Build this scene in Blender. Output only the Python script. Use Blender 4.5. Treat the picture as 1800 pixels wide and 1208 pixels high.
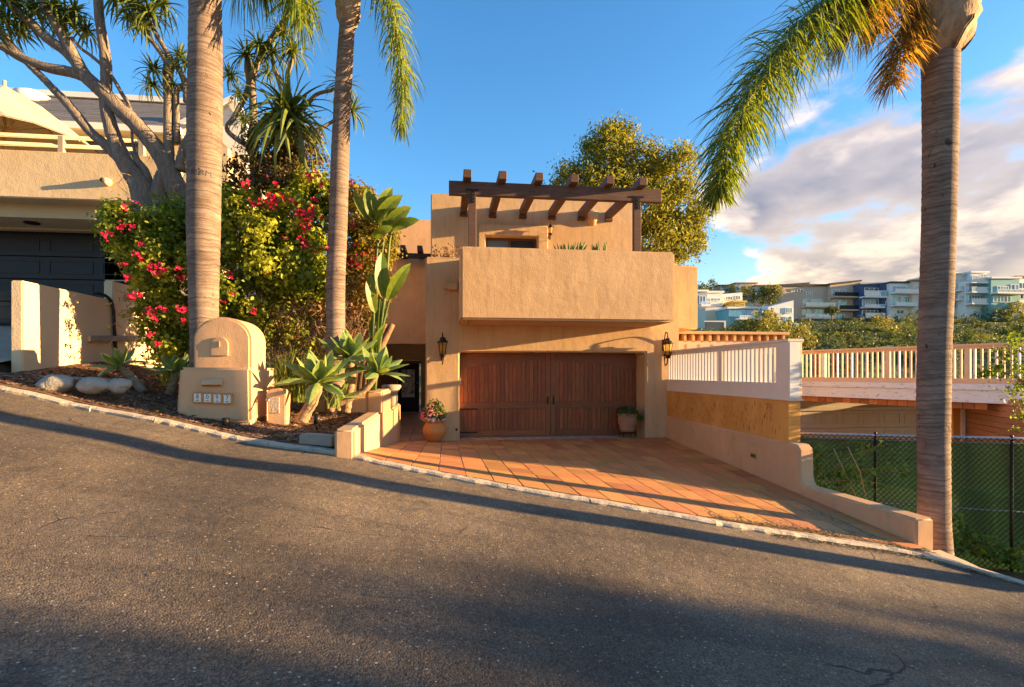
import bpy, bmesh, math, random
import numpy as np
from mathutils import Vector, Matrix, Euler
from bisect import bisect_right

# ------------------------------------------------------------ camera, sky, sun
S = bpy.context.scene
for o in list(bpy.data.objects): bpy.data.objects.remove(o)
R = math.radians
F, TH, CX, CY = 940.0, R(7), 900.0, 655.0
cd = bpy.data.cameras.new('camera'); cam = bpy.data.objects.new('camera', cd); S.collection.objects.link(cam)
cam.location = (0, 0, 0); cam.rotation_euler = (R(90), 0, -TH)
cd.sensor_width = 36; cd.lens = F/1800*36; cd.shift_y = (CY-604)/1800; cd.clip_start = .05; cd.clip_end = 6000
S.camera = cam
SUN_EL, SUN_AZ = R(8.0), R(98)            # azimuth from +Y towards +X
sunv = Vector((math.sin(SUN_AZ)*math.cos(SUN_EL), math.cos(SUN_AZ)*math.cos(SUN_EL), math.sin(SUN_EL)))
ld = bpy.data.lights.new('sun', 'SUN'); ld.energy = 5.0; ld.angle = R(.42); ld.color = (1, .66, .31)
sl = bpy.data.objects.new('sun', ld); S.collection.objects.link(sl)
sl.rotation_euler = sunv.to_track_quat('Z', 'Y').to_euler(); sl.location = (30, -5, 20)
S.view_settings.view_transform = 'Standard'; S.view_settings.look = 'None'; S.view_settings.gamma = 1
S.view_settings.use_curve_mapping = False; S.view_settings.exposure = 2.15

def nn(nt, t, **kw):
    n = nt.nodes.new(t)
    for k, v in kw.items():
        if k.startswith('i_'):
            key = k[2:].replace('_', ' ')
            n.inputs[int(key) if key.isdigit() else key].default_value = v
        else: setattr(n, k, v)
    return n
def mth(nt, op, a, b=None, c=None, clamp=False):
    n = nt.nodes.new('ShaderNodeMath'); n.operation = op; n.use_clamp = clamp
    for i, x in enumerate((a, b, c)):
        if x is None: continue
        if isinstance(x, (int, float)): n.inputs[i].default_value = x
        else: nt.links.new(x, n.inputs[i])
    return n.outputs[0]
def ramp(nt, x, stops, interp='LINEAR'):
    n = nt.nodes.new('ShaderNodeValToRGB'); n.color_ramp.interpolation = interp
    e = n.color_ramp.elements
    while len(e) < len(stops): e.new(.5)
    for i, (p, c) in enumerate(stops):
        e[i].position = p; e[i].color = (c[0], c[1], c[2], 1) if not isinstance(c, (int, float)) else (c, c, c, 1)
    nt.links.new(x, n.inputs[0]); return n.outputs[0]
def mixc(nt, f, a, b, mode='MIX'):
    n = nt.nodes.new('ShaderNodeMix'); n.data_type = 'RGBA'; n.blend_type = mode
    for s, x in ((0, f), (6, a), (7, b)):
        if isinstance(x, (int, float)): n.inputs[s].default_value = x
        elif isinstance(x, (tuple, list)): n.inputs[s].default_value = (x[0], x[1], x[2], 1)
        else: nt.links.new(x, n.inputs[s])
    return n.outputs[2]

W = bpy.data.worlds.new('World'); S.world = W; W.use_nodes = True
nt = W.node_tree; nt.nodes.clear()
sky = nn(nt, 'ShaderNodeTexSky', sky_type='NISHITA', sun_disc=False, sun_elevation=SUN_EL, sun_rotation=SUN_AZ,
         altitude=50, air_density=1.0, dust_density=.6, ozone_density=3.0)
tc = nn(nt, 'ShaderNodeTexCoord'); sep = nn(nt, 'ShaderNodeSeparateXYZ'); nt.links.new(tc.outputs['Generated'], sep.inputs[0])
dx, dy, dz = sep.outputs
SKYG = (1.0, 1.0, 1.0)
skc = mixc(nt, 1.0, sky.outputs[0], SKYG, 'MULTIPLY')
hs = nn(nt, 'ShaderNodeHueSaturation', i_Saturation=1.16, i_Value=.92); nt.links.new(skc, hs.inputs['Color'])
# clouds: banks of cumulus over the hills on the right-hand side of the sky
h = mth(nt, 'ADD', mth(nt, 'MAXIMUM', dz, 0.0), .22)
u = mth(nt, 'DIVIDE', dx, h); v = mth(nt, 'DIVIDE', dy, h)
cv = nn(nt, 'ShaderNodeCombineXYZ'); nt.links.new(u, cv.inputs[0]); nt.links.new(v, cv.inputs[1])
def cloudn(off):
    m = nn(nt, 'ShaderNodeMapping'); m.inputs['Location'].default_value = off
    nt.links.new(cv.outputs[0], m.inputs[0])
    n = nn(nt, 'ShaderNodeTexNoise', i_Scale=1.15, i_Detail=10.0, i_Roughness=.52, i_Distortion=.15); nt.links.new(m.outputs[0], n.inputs[0])
    return n.outputs[0]
COFF = (5.3, 2.2, 0)
c0 = cloudn(COFF); c1 = cloudn((COFF[0]-.16, COFF[1]+.03, .0))
azm = mth(nt, 'DIVIDE', dx, mth(nt, 'SQRT', mth(nt, 'ADD', mth(nt, 'MULTIPLY', dx, dx), mth(nt, 'MULTIPLY', dy, dy))))
band = nn(nt, 'ShaderNodeMapRange', interpolation_type='SMOOTHSTEP'); band.inputs[1].default_value = .30; band.inputs[2].default_value = .62
nt.links.new(azm, band.inputs[0])
elv = nn(nt, 'ShaderNodeMapRange', interpolation_type='SMOOTHSTEP'); elv.inputs[1].default_value = .74; elv.inputs[2].default_value = .12
nt.links.new(dz, elv.inputs[0])
cov = mth(nt, 'MULTIPLY', band.outputs[0], elv.outputs[0])
dens = mth(nt, 'ADD', c0, mth(nt, 'SUBTRACT', mth(nt, 'MULTIPLY', cov, .36), .27))
mask = nn(nt, 'ShaderNodeMapRange', interpolation_type='SMOOTHSTEP'); mask.inputs[1].default_value = .43; mask.inputs[2].default_value = .485
nt.links.new(dens, mask.inputs[0])
lit = nn(nt, 'ShaderNodeMapRange', interpolation_type='SMOOTHSTEP'); lit.inputs[1].default_value = -.01; lit.inputs[2].default_value = .09
nt.links.new(mth(nt, 'SUBTRACT', c0, c1), lit.inputs[0])
thick = nn(nt, 'ShaderNodeMapRange'); thick.inputs[1].default_value = .60; thick.inputs[2].default_value = .44
nt.links.new(dens, thick.inputs[0])
low = nn(nt, 'ShaderNodeMapRange'); low.inputs[1].default_value = .30; low.inputs[2].default_value = .02
nt.links.new(dz, low.inputs[0])
CLK = 2.75
shade = mixc(nt, low.outputs[0], (.21*CLK, .22*CLK, .30*CLK), (.56*CLK, .43*CLK, .33*CLK))
brt = mixc(nt, low.outputs[0], (1.0*CLK, .82*CLK, .70*CLK), (1.25*CLK, .92*CLK, .52*CLK))
lf = mth(nt, 'ADD', mth(nt, 'MULTIPLY', lit.outputs[0], .75), mth(nt, 'MULTIPLY', thick.outputs[0], .55), clamp=True)
cc = mixc(nt, lf, shade, brt)
hz = nn(nt, 'ShaderNodeMapRange', interpolation_type='SMOOTHSTEP'); hz.inputs[1].default_value = .36; hz.inputs[2].default_value = .0
nt.links.new(dz, hz.inputs[0])
veil = mth(nt, 'MULTIPLY', mth(nt, 'POWER', hz.outputs[0], 1.6), .62)
base = mixc(nt, mth(nt, 'MULTIPLY', veil, mth(nt, 'ADD', mth(nt, 'MULTIPLY', band.outputs[0], .55), .45)), hs.outputs[0], (.92*CLK, .80*CLK, .60*CLK))
hor = nn(nt, 'ShaderNodeMapRange', interpolation_type='SMOOTHSTEP'); hor.inputs[1].default_value = -.05; hor.inputs[2].default_value = .0
nt.links.new(dz, hor.inputs[0])
fin = mixc(nt, mth(nt, 'MULTIPLY', mth(nt, 'MULTIPLY', mask.outputs[0], .93), hor.outputs[0]), base, cc)
fin = mixc(nt, hor.outputs[0], (.5, .42, .34), fin)
bg = nn(nt, 'ShaderNodeBackground', i_Strength=.112); nt.links.new(fin, bg.inputs[0])
wo = nn(nt, 'ShaderNodeOutputWorld'); nt.links.new(bg.outputs[0], wo.inputs[0])

# ------------------------------------------------------------ placement helpers
def ta(px): return math.tan(TH+math.atan((px-CX)/F))
def P(px, py, Y):
    X = Y*ta(px); yc = X*math.sin(TH)+Y*math.cos(TH)
    return Vector((X, Y, -(py-CY)*yc/F))
def PC(px, py, yc):                      # by camera depth
    xc = (px-CX)/F*yc
    return Vector((xc*math.cos(TH)+yc*math.sin(TH), yc*math.cos(TH)-xc*math.sin(TH), -(py-CY)*yc/F))
def ppm(Y, px=CX):                       # metres per pixel at depth Y
    X = Y*ta(px); return (X*math.sin(TH)+Y*math.cos(TH))/F
rng = random.Random(7); nr = np.random.default_rng(11)

# ------------------------------------------------------------ materials
MATS = {}
def mat(name, col, col2=None, rough=.85, ns=3.0, detail=5, bump=0.0, bs=40.0, bump2=0.0, bs2=4.0, stretch=None, rnd=0.0, metal=0.0,
        spec=.3, speck=None, stain=None, hue=0.0, contrast=(.3, .7), dist=0.02, coat=0, streak=0):
    m = bpy.data.materials.new(name); m.use_nodes = True; t = m.node_tree; b = t.nodes['Principled BSDF']
    b.inputs['Roughness'].default_value = rough; b.inputs['Metallic'].default_value = metal
    b.inputs['Specular IOR Level'].default_value = spec
    if coat: b.inputs['Coat Weight'].default_value = coat
    tcn = nn(t, 'ShaderNodeTexCoord'); mp = nn(t, 'ShaderNodeMapping'); t.links.new(tcn.outputs['Object'], mp.inputs[0])
    if stretch: mp.inputs['Scale'].default_value = stretch
    if rnd or hue:
        oi = nn(t, 'ShaderNodeObjectInfo')
        cb = nn(t, 'ShaderNodeCombineXYZ'); t.links.new(mth(t, 'MULTIPLY', oi.outputs['Random'], 37.0), cb.inputs[0]); t.links.new(mth(t, 'MULTIPLY', oi.outputs['Random'], 91.0), cb.inputs[2])
        t.links.new(cb.outputs[0], mp.inputs['Location'])
    n = nn(t, 'ShaderNodeTexNoise', i_Scale=ns, i_Detail=float(detail), i_Roughness=.6); t.links.new(mp.outputs[0], n.inputs[0])
    c = ramp(t, n.outputs[0], [(contrast[0], col), (contrast[1], col2 or col)])
    if speck:                             # (scale, threshold, colour)
        vo = nn(t, 'ShaderNodeTexNoise', i_Scale=speck[0], i_Detail=2.0); t.links.new(mp.outputs[0], vo.inputs[0])
        c = mixc(t, ramp(t, vo.outputs[0], [(speck[1], 0.0), (min(speck[1]+.05, 1), 1.0)]), c, speck[2])
    if stain:                             # (scale, threshold, colour, amount)
        vo = nn(t, 'ShaderNodeTexNoise', i_Scale=stain[0], i_Detail=7.0, i_Roughness=.65); t.links.new(mp.outputs[0], vo.inputs[0])
        c = mixc(t, mth(t, 'MULTIPLY', ramp(t, vo.outputs[0], [(stain[1], 0.0), (min(stain[1]+.2, 1), 1.0)]), stain[3]), c, stain[2])
    if streak:
        sm_ = nn(t, 'ShaderNodeMapping'); sm_.inputs['Scale'].default_value = (5, 5, .45); t.links.new(tcn.outputs['Object'], sm_.inputs[0])
        vo = nn(t, 'ShaderNodeTexNoise', i_Scale=1.6, i_Detail=8.0, i_Roughness=.7); t.links.new(sm_.outputs[0], vo.inputs[0])
        c = mixc(t, mth(t, 'MULTIPLY', ramp(t, vo.outputs[0], [(.5, 0.0), (.72, 1.0)]), streak), c, (col[0]*.55, col[1]*.52, col[2]*.55))
        vo = nn(t, 'ShaderNodeTexNoise', i_Scale=1.1, i_Detail=8.0, i_Roughness=.6); t.links.new(tcn.outputs['Object'], vo.inputs[0])
        c = mixc(t, mth(t, 'MULTIPLY', ramp(t, vo.outputs[0], [(.5, 0.0), (.7, 1.0)]), streak*.8), c, tuple(min(.8, x*1.22) for x in (col2 or col)))
    if rnd or hue:
        hsn = nn(t, 'ShaderNodeHueSaturation'); t.links.new(c, hsn.inputs['Color'])
        t.links.new(mth(t, 'ADD', mth(t, 'MULTIPLY', oi.outputs['Random'], rnd), 1-rnd/2), hsn.inputs['Value'])
        if hue:
            r2 = mth(t, 'FRACT', mth(t, 'MULTIPLY', oi.outputs['Random'], 17.3))
            t.links.new(mth(t, 'ADD', mth(t, 'MULTIPLY', r2, hue), .5-hue/2), hsn.inputs['Hue'])
        c = hsn.outputs[0]
    t.links.new(c, b.inputs['Base Color'])
    nrm = None
    for st, sc in ((bump2, bs2), (bump, bs)):
        if st:
            bn = nn(t, 'ShaderNodeTexNoise', i_Scale=sc, i_Detail=4.0); t.links.new(mp.outputs[0], bn.inputs[0])
            bp = nn(t, 'ShaderNodeBump', i_Strength=st, i_Distance=dist); t.links.new(bn.outputs[0], bp.inputs['Height'])
            if nrm: t.links.new(nrm, bp.inputs['Normal'])
            nrm = bp.outputs[0]
    if nrm: t.links.new(nrm, b.inputs['Normal'])
    MATS[name] = m; return m
def leafmat(name, a, b_, trans=.4, rough=.5, tr=None, tip=None):
    m = bpy.data.materials.new(name); m.use_nodes = True; t = m.node_tree; b = t.nodes['Principled BSDF']
    at = nn(t, 'ShaderNodeAttribute', attribute_name='tint')
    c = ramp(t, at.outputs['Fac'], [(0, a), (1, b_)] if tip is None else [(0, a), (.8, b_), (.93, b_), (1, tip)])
    gx = nn(t, 'ShaderNodeTexCoord'); gn = nn(t, 'ShaderNodeTexNoise', i_Scale=14.0, i_Detail=4.0); t.links.new(gx.outputs['Object'], gn.inputs[0]); c = mixc(t, .55, c, mixc(t, 1.0, c, ramp(t, gn.outputs[0], [(.3, .55), (.7, 1.35)]), 'MULTIPLY'))
    t.links.new(c, b.inputs['Base Color']); b.inputs['Roughness'].default_value = rough; b.inputs['Specular IOR Level'].default_value = .3
    tl = nn(t, 'ShaderNodeBsdfTranslucent'); c2 = mixc(t, 1.0, c, tr or (1.5, 1.35, .5), 'MULTIPLY'); t.links.new(c2, tl.inputs[0])
    mx = nn(t, 'ShaderNodeMixShader', i_0=trans); t.links.new(b.outputs[0], mx.inputs[1]); t.links.new(tl.outputs[0], mx.inputs[2])
    t.links.new(mx.outputs[0], t.nodes['Material Output'].inputs[0]); MATS[name] = m; return m

stucco = mat('tan_stucco', (.58, .365, .18), (.66, .43, .23), .92, ns=1.3, bump=.35, bs=55, bump2=.5, bs2=4.2, stain=(2.2, .55, (.44, .25, .12), .35), dist=.02, streak=.42)
stucco_s = mat('smooth_tan_stucco', (.56, .33, .17), (.63, .385, .205), .92, ns=2, bump=.25, bs=70, bump2=.5, bs2=5, stain=(3.5, .58, (.32, .22, .14), .55), dist=.012, streak=.25)
stucco_p = mat('pale_stucco', (.68, .50, .29), (.75, .56, .34), .92, ns=1.5, bump=.4, bs=45, bump2=.6, bs2=5, dist=.012)
stucco_c = mat('cream_stucco', (.60, .47, .28), (.66, .53, .33), .92, ns=1.5, bump=.3, bs=50, dist=.01)
white_wall = mat('white_wall', (.74, .70, .62), (.78, .74, .66), .9, ns=2)
asphalt_m = None
concrete = mat('pale_concrete', (.40, .32, .23), (.54, .44, .33), .95, ns=9, bump=.8, bs=60, bump2=.8, bs2=11, stain=(6, .5, (.18, .16, .14), .6), dist=.015)
conc_grey = mat('grey_concrete', (.30, .245, .18), (.40, .33, .25), .95, ns=6, bump=.6, bs=70, stain=(3, .5, (.15, .14, .13), .5), dist=.01)
grout = mat('grout', (.42, .36, .30), (.55, .48, .40), .95, ns=8, bump=.6, bs=80, stain=(5, .5, (.10, .08, .07), .9), dist=.01)
tile_m = mat('terracotta_tile', (.40, .155, .05), (.56, .26, .085), .55, ns=5, stretch=(.7, 5, 1), bump=.25, bs=60, rnd=.42, hue=.025, stain=(5, .56, (.27, .10, .05), .6), spec=.4, dist=.008)
mulch_m = mat('mulch_soil', (.09, .048, .028), (.21, .12, .07), .95, ns=30, bump=1, bs=60, dist=.03)
chip_m = mat('bark_chip', (.20, .105, .06), (.46, .28, .17), .9, ns=9, contrast=(.35, .65))
litter_m = mat('dry_leaf_litter', (.30, .19, .07), (.46, .33, .14), .9, ns=9, contrast=(.35, .65))
rock_m = mat('boulder', (.26, .22, .17), (.42, .37, .29), .9, ns=6, bump=.7, bs=30, bump2=.8, bs2=6, dist=.02)
dwood = mat('door_cedar', (.19, .053, .016), (.35, .108, .030), .5, ns=3, stretch=(14, 14, 1.2), rnd=.4, hue=.015, bump=.3, bs=5, spec=.4, stain=(.8, .55, (.05, .018, .010), .6), dist=.004)
dwood_h = mat('door_cedar_rail', (.16, .052, .018), (.29, .105, .034), .5, ns=3, stretch=(1.2, 14, 14), rnd=.3, bump=.3, bs=5, spec=.4, dist=.004)
bwood = mat('brown_beam', (.088, .047, .034), (.15, .085, .062), .75, ns=3, stretch=(1, 6, 9), bump=.4, bs=8, spec=.3, dist=.006)
dkwood = mat('dark_beam', (.03, .022, .022), (.05, .036, .034), .7, ns=3, stretch=(2, 9, 9))
iron = mat('black_iron', (.016, .012, .010), (.035, .024, .018), .5, ns=20, metal=.6, spec=.5)
bronze = mat('bronze_iron', (.03, .02, .014), (.06, .036, .022), .45, ns=14, metal=.7)
cedar = mat('cedar_soffit', (.30, .10, .03), (.44, .18, .06), .7, ns=3, stretch=(8, 1.5, 8), rnd=.7)
cedar_s = mat('cedar_siding', (.25, .13, .08), (.36, .20, .13), .8, ns=3, stretch=(1, 8, 8), rnd=.4)
ply = mat('plywood', (.58, .25, .05), (.74, .37, .09), .75, ns=2, stretch=(1, 1.2, .5), bump=.1, bs=20, dist=.004)
lumber = mat('primed_lumber', (.60, .42, .27), (.68, .50, .34), .8, ns=5, stretch=(2, 2, 2))
fresh = mat('fresh_lumber', (.56, .33, .15), (.66, .42, .22), .8, ns=4, stretch=(1, 5, 5), rnd=.3)
whitep = mat('white_paint', (.74, .70, .66), (.79, .75, .70), .6, ns=4, rnd=.06)
pinkp = mat('pinkish_primer', (.70, .59, .46), (.75, .64, .50), .7, ns=4)
peel = mat('peeling_white_paint', (.64, .70, .76), (.70, .75, .80), .75, ns=5, stretch=(1, 1, 3), stain=(7, .56, (.13, .07, .045), .95))
gdoor_t = mat('taupe_door', (.40, .33, .25), (.45, .38, .29), .7, ns=3)
gdoor_d = mat('charcoal_door', (.016, .015, .016), (.024, .023, .023), .5, ns=3, spec=.4)
shingle = mat('grey_shingle', (.13, .125, .125), (.20, .19, .185), .9, ns=14, rnd=.35)
terra_pot = mat('terracotta_pot', (.50, .20, .05), (.62, .28, .085), .55, ns=3, stretch=(1, 1, 4), stain=(4, .55, (.36, .14, .045), .6), spec=.4)
clay_pot = mat('weathered_clay_pot', (.34, .16, .085), (.45, .24, .14), .85, ns=3, stretch=(1, 1, 4), bump=.3, bs=30, stain=(4, .5, (.24, .12, .07), .6))
gold_frame = mat('ochre_tile_frame', (.42, .19, .045), (.54, .27, .07), .4, ns=20, spec=.5)
tile_w = mat('white_glazed_tile', (.66, .66, .60), (.74, .73, .66), .3, ns=30, spec=.5)
ink = mat('dark_ink', (.06, .05, .05), (.09, .07, .06), .6)
canvas = mat('umbrella_canvas', (.46, .38, .27), (.50, .42, .31), .9)
pole_w = mat('tan_pole', (.50, .34, .17), (.58, .42, .22), .6)
railp = mat('cream_rail', (.42, .36, .26), (.46, .40, .30), .5, spec=.4)
blackh = mat('black_rubber', (.02, .02, .022), (.03, .03, .03), .6)
galv = mat('galvanised_steel', (.30, .32, .34), (.38, .40, .42), .45, metal=.5, ns=15)
def barkmat():
    m = bpy.data.materials.new('palm_bark'); m.use_nodes = True; t = m.node_tree; b = t.nodes['Principled BSDF']; b.inputs['Roughness'].default_value = .92; b.inputs['Specular IOR Level'].default_value = .2
    tcn = nn(t, 'ShaderNodeTexCoord'); co = tcn.outputs['Object']
    def mp(sc): m_ = nn(t, 'ShaderNodeMapping'); m_.inputs['Scale'].default_value = sc; t.links.new(co, m_.inputs[0]); return m_.outputs[0]
    def no(v, sc, d=6.0, r=.6): n = nn(t, 'ShaderNodeTexNoise', i_Scale=sc, i_Detail=d, i_Roughness=r); t.links.new(v, n.inputs[0]); return n.outputs[0]
    z = nn(t, 'ShaderNodeSeparateXYZ'); t.links.new(co, z.inputs[0])
    zz = mth(t, 'ADD', z.outputs[2], mth(t, 'MULTIPLY', no(mp((1.5, 1.5, .8)), 2.0), .16))
    cell = nn(t, 'ShaderNodeTexNoise', noise_dimensions='1D', i_Scale=26.0, i_Detail=3.0, i_Roughness=.7); t.links.new(zz, cell.inputs['W'])
    ring = ramp(t, cell.outputs[0], [(.40, 0.0), (.47, 1.0), (.60, .8), (.66, 1.0)])
    base = ramp(t, no(mp((2, 2, 5)), 1.6, 8.0, .65), [(.32, (.15, .105, .08)), (.68, (.31, .225, .17))])
    c = mixc(t, mth(t, 'MULTIPLY', mth(t, 'SUBTRACT', 1.0, ring), .55), base, (.085, .06, .047))
    sp = ramp(t, no(mp((9, 9, 5)), 1.5, 3.0, .5), [(.66, 0.0), (.70, 1.0)]); sp2 = ramp(t, no(mp((1, 1, 1.5)), 1.8, 2.0), [(.42, 0.0), (.58, 1.0)])
    c = mixc(t, mth(t, 'MULTIPLY', mth(t, 'MULTIPLY', sp, sp2), .8), c, (.035, .022, .018))
    c = mixc(t, mth(t, 'MULTIPLY', ramp(t, no(mp((30, 30, 2)), 1.0, 3.0), [(.62, 0.0), (.8, 1.0)]), .3), c, (.10, .07, .055))
    t.links.new(c, b.inputs['Base Color'])
    h_ = mth(t, 'ADD', ring, mth(t, 'MULTIPLY', no(mp((3, 3, 20)), 3.0), .7)); h_ = mth(t, 'SUBTRACT', h_, mth(t, 'MULTIPLY', sp, .6))
    bp = nn(t, 'ShaderNodeBump', i_Strength=.75, i_Distance=.012); t.links.new(h_, bp.inputs['Height']); t.links.new(bp.outputs[0], b.inputs['Normal']); return m
trunk_m = barkmat()
boot_m = mat('palm_boot', (.24, .155, .09), (.40, .28, .17), .85, ns=4, stretch=(4, 4, 1), bump=.6, bs=9, stain=(2.5, .6, (.20, .12, .07), .6), dist=.02)
aloe_bark = mat('aloe_bark', (.15, .115, .09), (.27, .215, .165), .9, ns=4, detail=8, stretch=(6, 6, 1.3), bump=.9, bs=11, dist=.02, contrast=(.35, .65))
agave_stem = mat('agave_stem', (.20, .125, .07), (.38, .26, .15), .9, ns=9, bump=.9, bs=25, stretch=(1, 1, 3), dist=.02)
twig_m = mat('twig', (.16, .09, .05), (.34, .21, .11), .9, ns=5)
clear = bpy.data.materials.new('clear_glass'); clear.use_nodes = True
_b = clear.node_tree.nodes['Principled BSDF']; _b.inputs['Base Color'].default_value = (.05, .08, .10, 1); _b.inputs['Roughness'].default_value = .08; _b.inputs['Specular IOR Level'].default_value = 1.0; _b.inputs['Metallic'].default_value = .0
def glassmat(name, col, rough=.12, metal=.35):
    m = bpy.data.materials.new(name); m.use_nodes = True; b = m.node_tree.nodes['Principled BSDF']
    b.inputs['Base Color'].default_value = (*col, 1); b.inputs['Roughness'].default_value = rough; b.inputs['Metallic'].default_value = metal; b.inputs['Specular IOR Level'].default_value = .8; return m
teal_g = glassmat('teal_window_glass', (.20, .46, .50)); blue_g = glassmat('blue_window_glass', (.16, .25, .34)); dark_g = glassmat('dark_window_glass', (.05, .055, .06)); pale_g = glassmat('pale_balcony_glass', (.45, .55, .56))
amber = bpy.data.materials.new('amber_seeded_glass'); amber.use_nodes = True
_t = amber.node_tree; _b = _t.nodes['Principled BSDF']; _b.inputs['Base Color'].default_value = (.62, .40, .12, 1); _b.inputs['Roughness'].default_value = .25; _b.inputs['Specular IOR Level'].default_value = .6
_tr = nn(_t, 'ShaderNodeBsdfTransparent'); _tr.inputs[0].default_value = (.95, .85, .6, 1); _tl = nn(_t, 'ShaderNodeBsdfTranslucent'); _tl.inputs[0].default_value = (.9, .62, .22, 1)
_m1 = nn(_t, 'ShaderNodeMixShader', i_0=.5); _t.links.new(_b.outputs[0], _m1.inputs[1]); _t.links.new(_tl.outputs[0], _m1.inputs[2])
_m2 = nn(_t, 'ShaderNodeMixShader', i_0=.45); _t.links.new(_m1.outputs[0], _m2.inputs[1]); _t.links.new(_tr.outputs[0], _m2.inputs[2]); _t.links.new(_m2.outputs[0], _t.nodes['Material Output'].inputs[0])
screen = bpy.data.materials.new('green_privacy_mesh'); screen.use_nodes = True
_t = screen.node_tree; _b = _t.nodes['Principled BSDF']; _b.inputs['Base Color'].default_value = (.016, .055, .026, 1); _b.inputs['Roughness'].default_value = .8
_tl = nn(_t, 'ShaderNodeBsdfTranslucent'); _tl.inputs[0].default_value = (.03, .085, .04, 1); _m1 = nn(_t, 'ShaderNodeMixShader', i_0=.45); _t.links.new(_b.outputs[0], _m1.inputs[1]); _t.links.new(_tl.outputs[0], _m1.inputs[2])
_tr = nn(_t, 'ShaderNodeBsdfTransparent'); _tr.inputs[0].default_value = (.45, .8, .5, 1)
_m2 = nn(_t, 'ShaderNodeMixShader', i_0=.20); _t.links.new(_m1.outputs[0], _m2.inputs[1]); _t.links.new(_tr.outputs[0], _m2.inputs[2]); _t.links.new(_m2.outputs[0], _t.nodes['Material Output'].inputs[0])
lf_boug = leafmat('bougainvillea_leaf', (.10, .165, .02), (.50, .52, .05), .5)
lf_bract = leafmat('bougainvillea_bract', (.52, .010, .045), (.78, .03, .13), .4, tr=(1.2, .6, .8))
lf_dead = leafmat('dead_leaf', (.12, .06, .03), (.34, .17, .06), .3, tr=(1.2, 1, .7))
lf_palm = leafmat('palm_leaflet', (.06, .12, .02), (.24, .29, .035), .5)
lf_palmd = leafmat('dry_palm_leaflet', (.20, .12, .02), (.62, .42, .08), .4, tr=(1.2, 1.0, .6))
lf_aloe = leafmat('aloe_leaf', (.06, .10, .025), (.20, .24, .045), .3)
lf_agave = leafmat('agave_leaf', (.085, .17, .055), (.32, .38, .10), .28, .5, tip=(.26, .13, .05))
lf_banana = leafmat('paddle_leaf', (.05, .13, .02), (.24, .28, .03), .4, .4)
lf_tree = leafmat('yellow_green_foliage', (.10, .13, .022), (.33, .32, .05), .45)
lf_hill = leafmat('hill_shrub_leaf', (.07, .10, .03), (.17, .19, .05), .3)
lf_hilly = leafmat('golden_shrub_leaf', (.16, .16, .03), (.34, .30, .05), .3)
lf_grass = leafmat('strap_grass', (.09, .15, .03), (.32, .36, .07), .4)
lf_vine = leafmat('vine_leaf', (.05, .12, .02), (.20, .28, .03), .45)
lf_pot = leafmat('potted_leaf', (.04, .10, .025), (.14, .20, .04), .35)

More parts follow.
